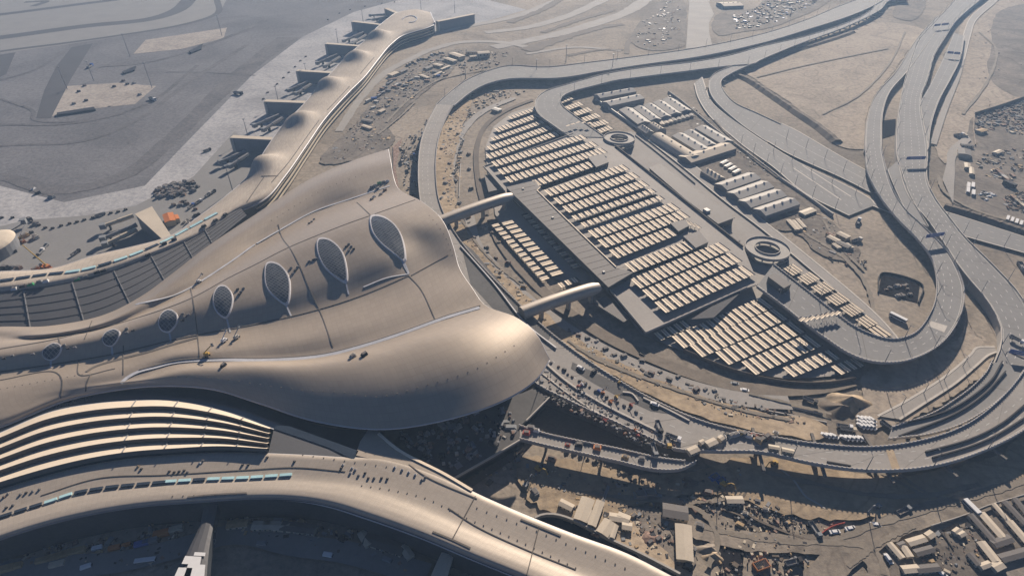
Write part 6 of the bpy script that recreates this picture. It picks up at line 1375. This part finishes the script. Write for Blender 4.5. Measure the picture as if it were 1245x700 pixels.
debris('mixed stores and scrap in the far yard left of the vertical road', [[(770, 50), (785, 22), (815, 0), (828, 10), (826, 40), (800, 58), (780, 58)]], 170, DM+['cabin_w'], 1.2, 3.6, seed=6, hmax=2.2)
debris('dense stores and scrap in the long yard by the pier', [[(440, 150), (470, 110), (495, 92), (520, 72), (560, 62), (545, 88), (505, 118), (470, 146)]], 330, DM, 1.0, 3.0, seed=7, hmax=2.4)
debris('site rubbish along the crook of the pier and hall', [[(395, 196), (430, 152), (452, 152), (478, 166), (468, 178), (420, 195)]], 170, DM, .8, 2.2, seed=8)
debris('rubbish and stores on the unfinished upper kerbside', [[(486, 175), (520, 145), (520, 205), (506, 240), (490, 230)], [(508, 172), (535, 130), (530, 190), (528, 240), (510, 230)]], 110, ['vblack', 'steel', 'cabin_w', 'vgrey'], .6, 1.9, 0.6, seed=9)
debris('small tools and offcuts over the forecourt deck', [[(650, 440), (700, 470), (780, 515), (825, 530), (810, 560), (740, 520), (672, 488), (645, 460)]], 260, ['vblack', 'steel', 'garage', 'vgrey', 'rust', 'vblack'], .3, 1.0, 9.03, seed=10, hmax=1.0)
debris('building waste spread through the work compound above the near pier', [[(695, 600), (760, 620), (825, 640), (838, 690), (800, 680), (730, 650), (690, 625)]], 420, DM, .4, 1.6, seed=11)
debris('site litter over the shaded pit', [[(640, 565), (740, 575), (830, 580), (900, 570), (900, 620), (820, 625), (720, 600), (640, 600)]], 480, DM, .4, 1.6, seed=12)
debris('site litter on the levelled ground and lower pit', [[(905, 600), (985, 635), (985, 700), (870, 700), (880, 640)]], 320, DM, .4, 1.3, seed=13)
debris('building waste in the shade along the near pier', [[(0, 670), (120, 650), (250, 625), (210, 690), (0, 695)], [(270, 625), (430, 640), (500, 665), (500, 700), (300, 650)], [(440, 560), (620, 500), (640, 560), (590, 590), (520, 560)]], 170, DM, .5, 1.8, seed=14)
debris('litter and stores through the lower right camp', [[c6(480, 380), c6(800, 300), c6(900, 560), c6(560, 690), c6(330, 600)]], 230, DM, .3, 1.2, seed=15)
debris('litter and stores between the sheds of the compound', [[(770, 140), (850, 150), (930, 215), (960, 262), (920, 262), (850, 210), (785, 165)]], 240, DM, .6, 1.8, seed=16)
debris('litter along the sandy median below the garage', [[(690, 400), (760, 440), (880, 484), (960, 500), (1000, 520), (880, 505), (780, 470), (700, 425)]], 520, DM, .4, 1.5, seed=17)
debris('litter on the dirt inside the loop', [[(955, 262), (1000, 262), (1040, 300), (1060, 330), (1010, 320), (985, 300)]], 150, DM, .5, 1.6, seed=18)
debris('scattered stones and rubbish over the upper right sand', [[(1185, 40), (1240, 20), (1245, 110), (1190, 135)]], 60, DM, .8, 2.2, seed=19)
debris('dark rubbish and shrubs along the compound boundary', [[(812, 116), (826, 120), (846, 134), (880, 162), (945, 214), (935, 216), (870, 166), (840, 140)]], 260, ['bank', 'vblack', 'bank', 'steel'], .8, 2.4, seed=20)

debris('grey stores and rubbish beside the long yard under the viaduct curve', [[(555, 120), (600, 108), (640, 112), (600, 135), (560, 150)], [(545, 60), (620, 64), (600, 84), (560, 92)]], 130, DM, .8, 2.4, seed=21)
debris('low grey stores covering the ground between pier and long yard', [[(425, 165), (450, 125), (485, 90), (530, 62), (545, 62), (500, 98), (470, 135), (450, 165)]], 200, DM, .7, 2.2, seed=22)
debris('scattered stones and tracks rubbish on the lower haul roads', [[(840, 600), (1000, 630), (1080, 640), (1060, 690), (900, 690), (850, 650)]], 160, DM, .3, 1.0, seed=23, hmax=.7)
debris('shadowed stores and offcuts on the platform under the hall tip', [[(470, 525), (560, 498), (628, 495), (625, 530), (560, 570), (520, 560)]], 160, ['vgrey', 'steel', 'rust', 'conc', 'vblack'], .6, 2.2, 8.42, seed=31)
TL = ['long concrete trench wall nearest the kerbside viaduct above the upper tubular footbridge', 'long concrete trench wall in the middle of the dug strip west of the garage', 'short concrete trench wall on the garage side of the dug strip', 'concrete trench wall running along the sandy median below the garage', 'lower of two short trench walls left of the pale spoil heap', 'upper of two short trench walls left of the pale spoil heap', 'concrete trench wall just below the near tubular footbridge']
for pts in ([(540, 150), (533, 185), (530, 230), (545, 280), (580, 325)], [(552, 150), (546, 200), (550, 250), (575, 300), (625, 350)], [(560, 200), (558, 240)], [(690, 418), (740, 446), (810, 474), (870, 494)], [(925, 498), (975, 508), (1005, 514)], [(930, 490), (960, 495), (1000, 504)], [(640, 385), (690, 418), (720, 432)]):
    wallline('trench_wall', TL.pop(0), pts, .9, .7, 'conc')
# ---------------- haze ----------------
hz = MB(); hz.box((0, 1500, -1), (5600, 3600, 290))
h = hz.build('haze', []); tag(h, kind='stuff')
hm = bpy.data.materials.new('haze_air'); hm.use_nodes = True; n = hm.node_tree.nodes; l = hm.node_tree.links
n.remove(n['Principled BSDF']); v = n.new('ShaderNodeVolumePrincipled'); v.inputs['Color'].default_value = (.45, .68, 1.0, 1); v.inputs['Density'].default_value = 0.00015; v.inputs['Anisotropy'].default_value = .2
l.new(v.outputs[0], n['Material Output'].inputs['Volume']); h.data.materials.append(hm)
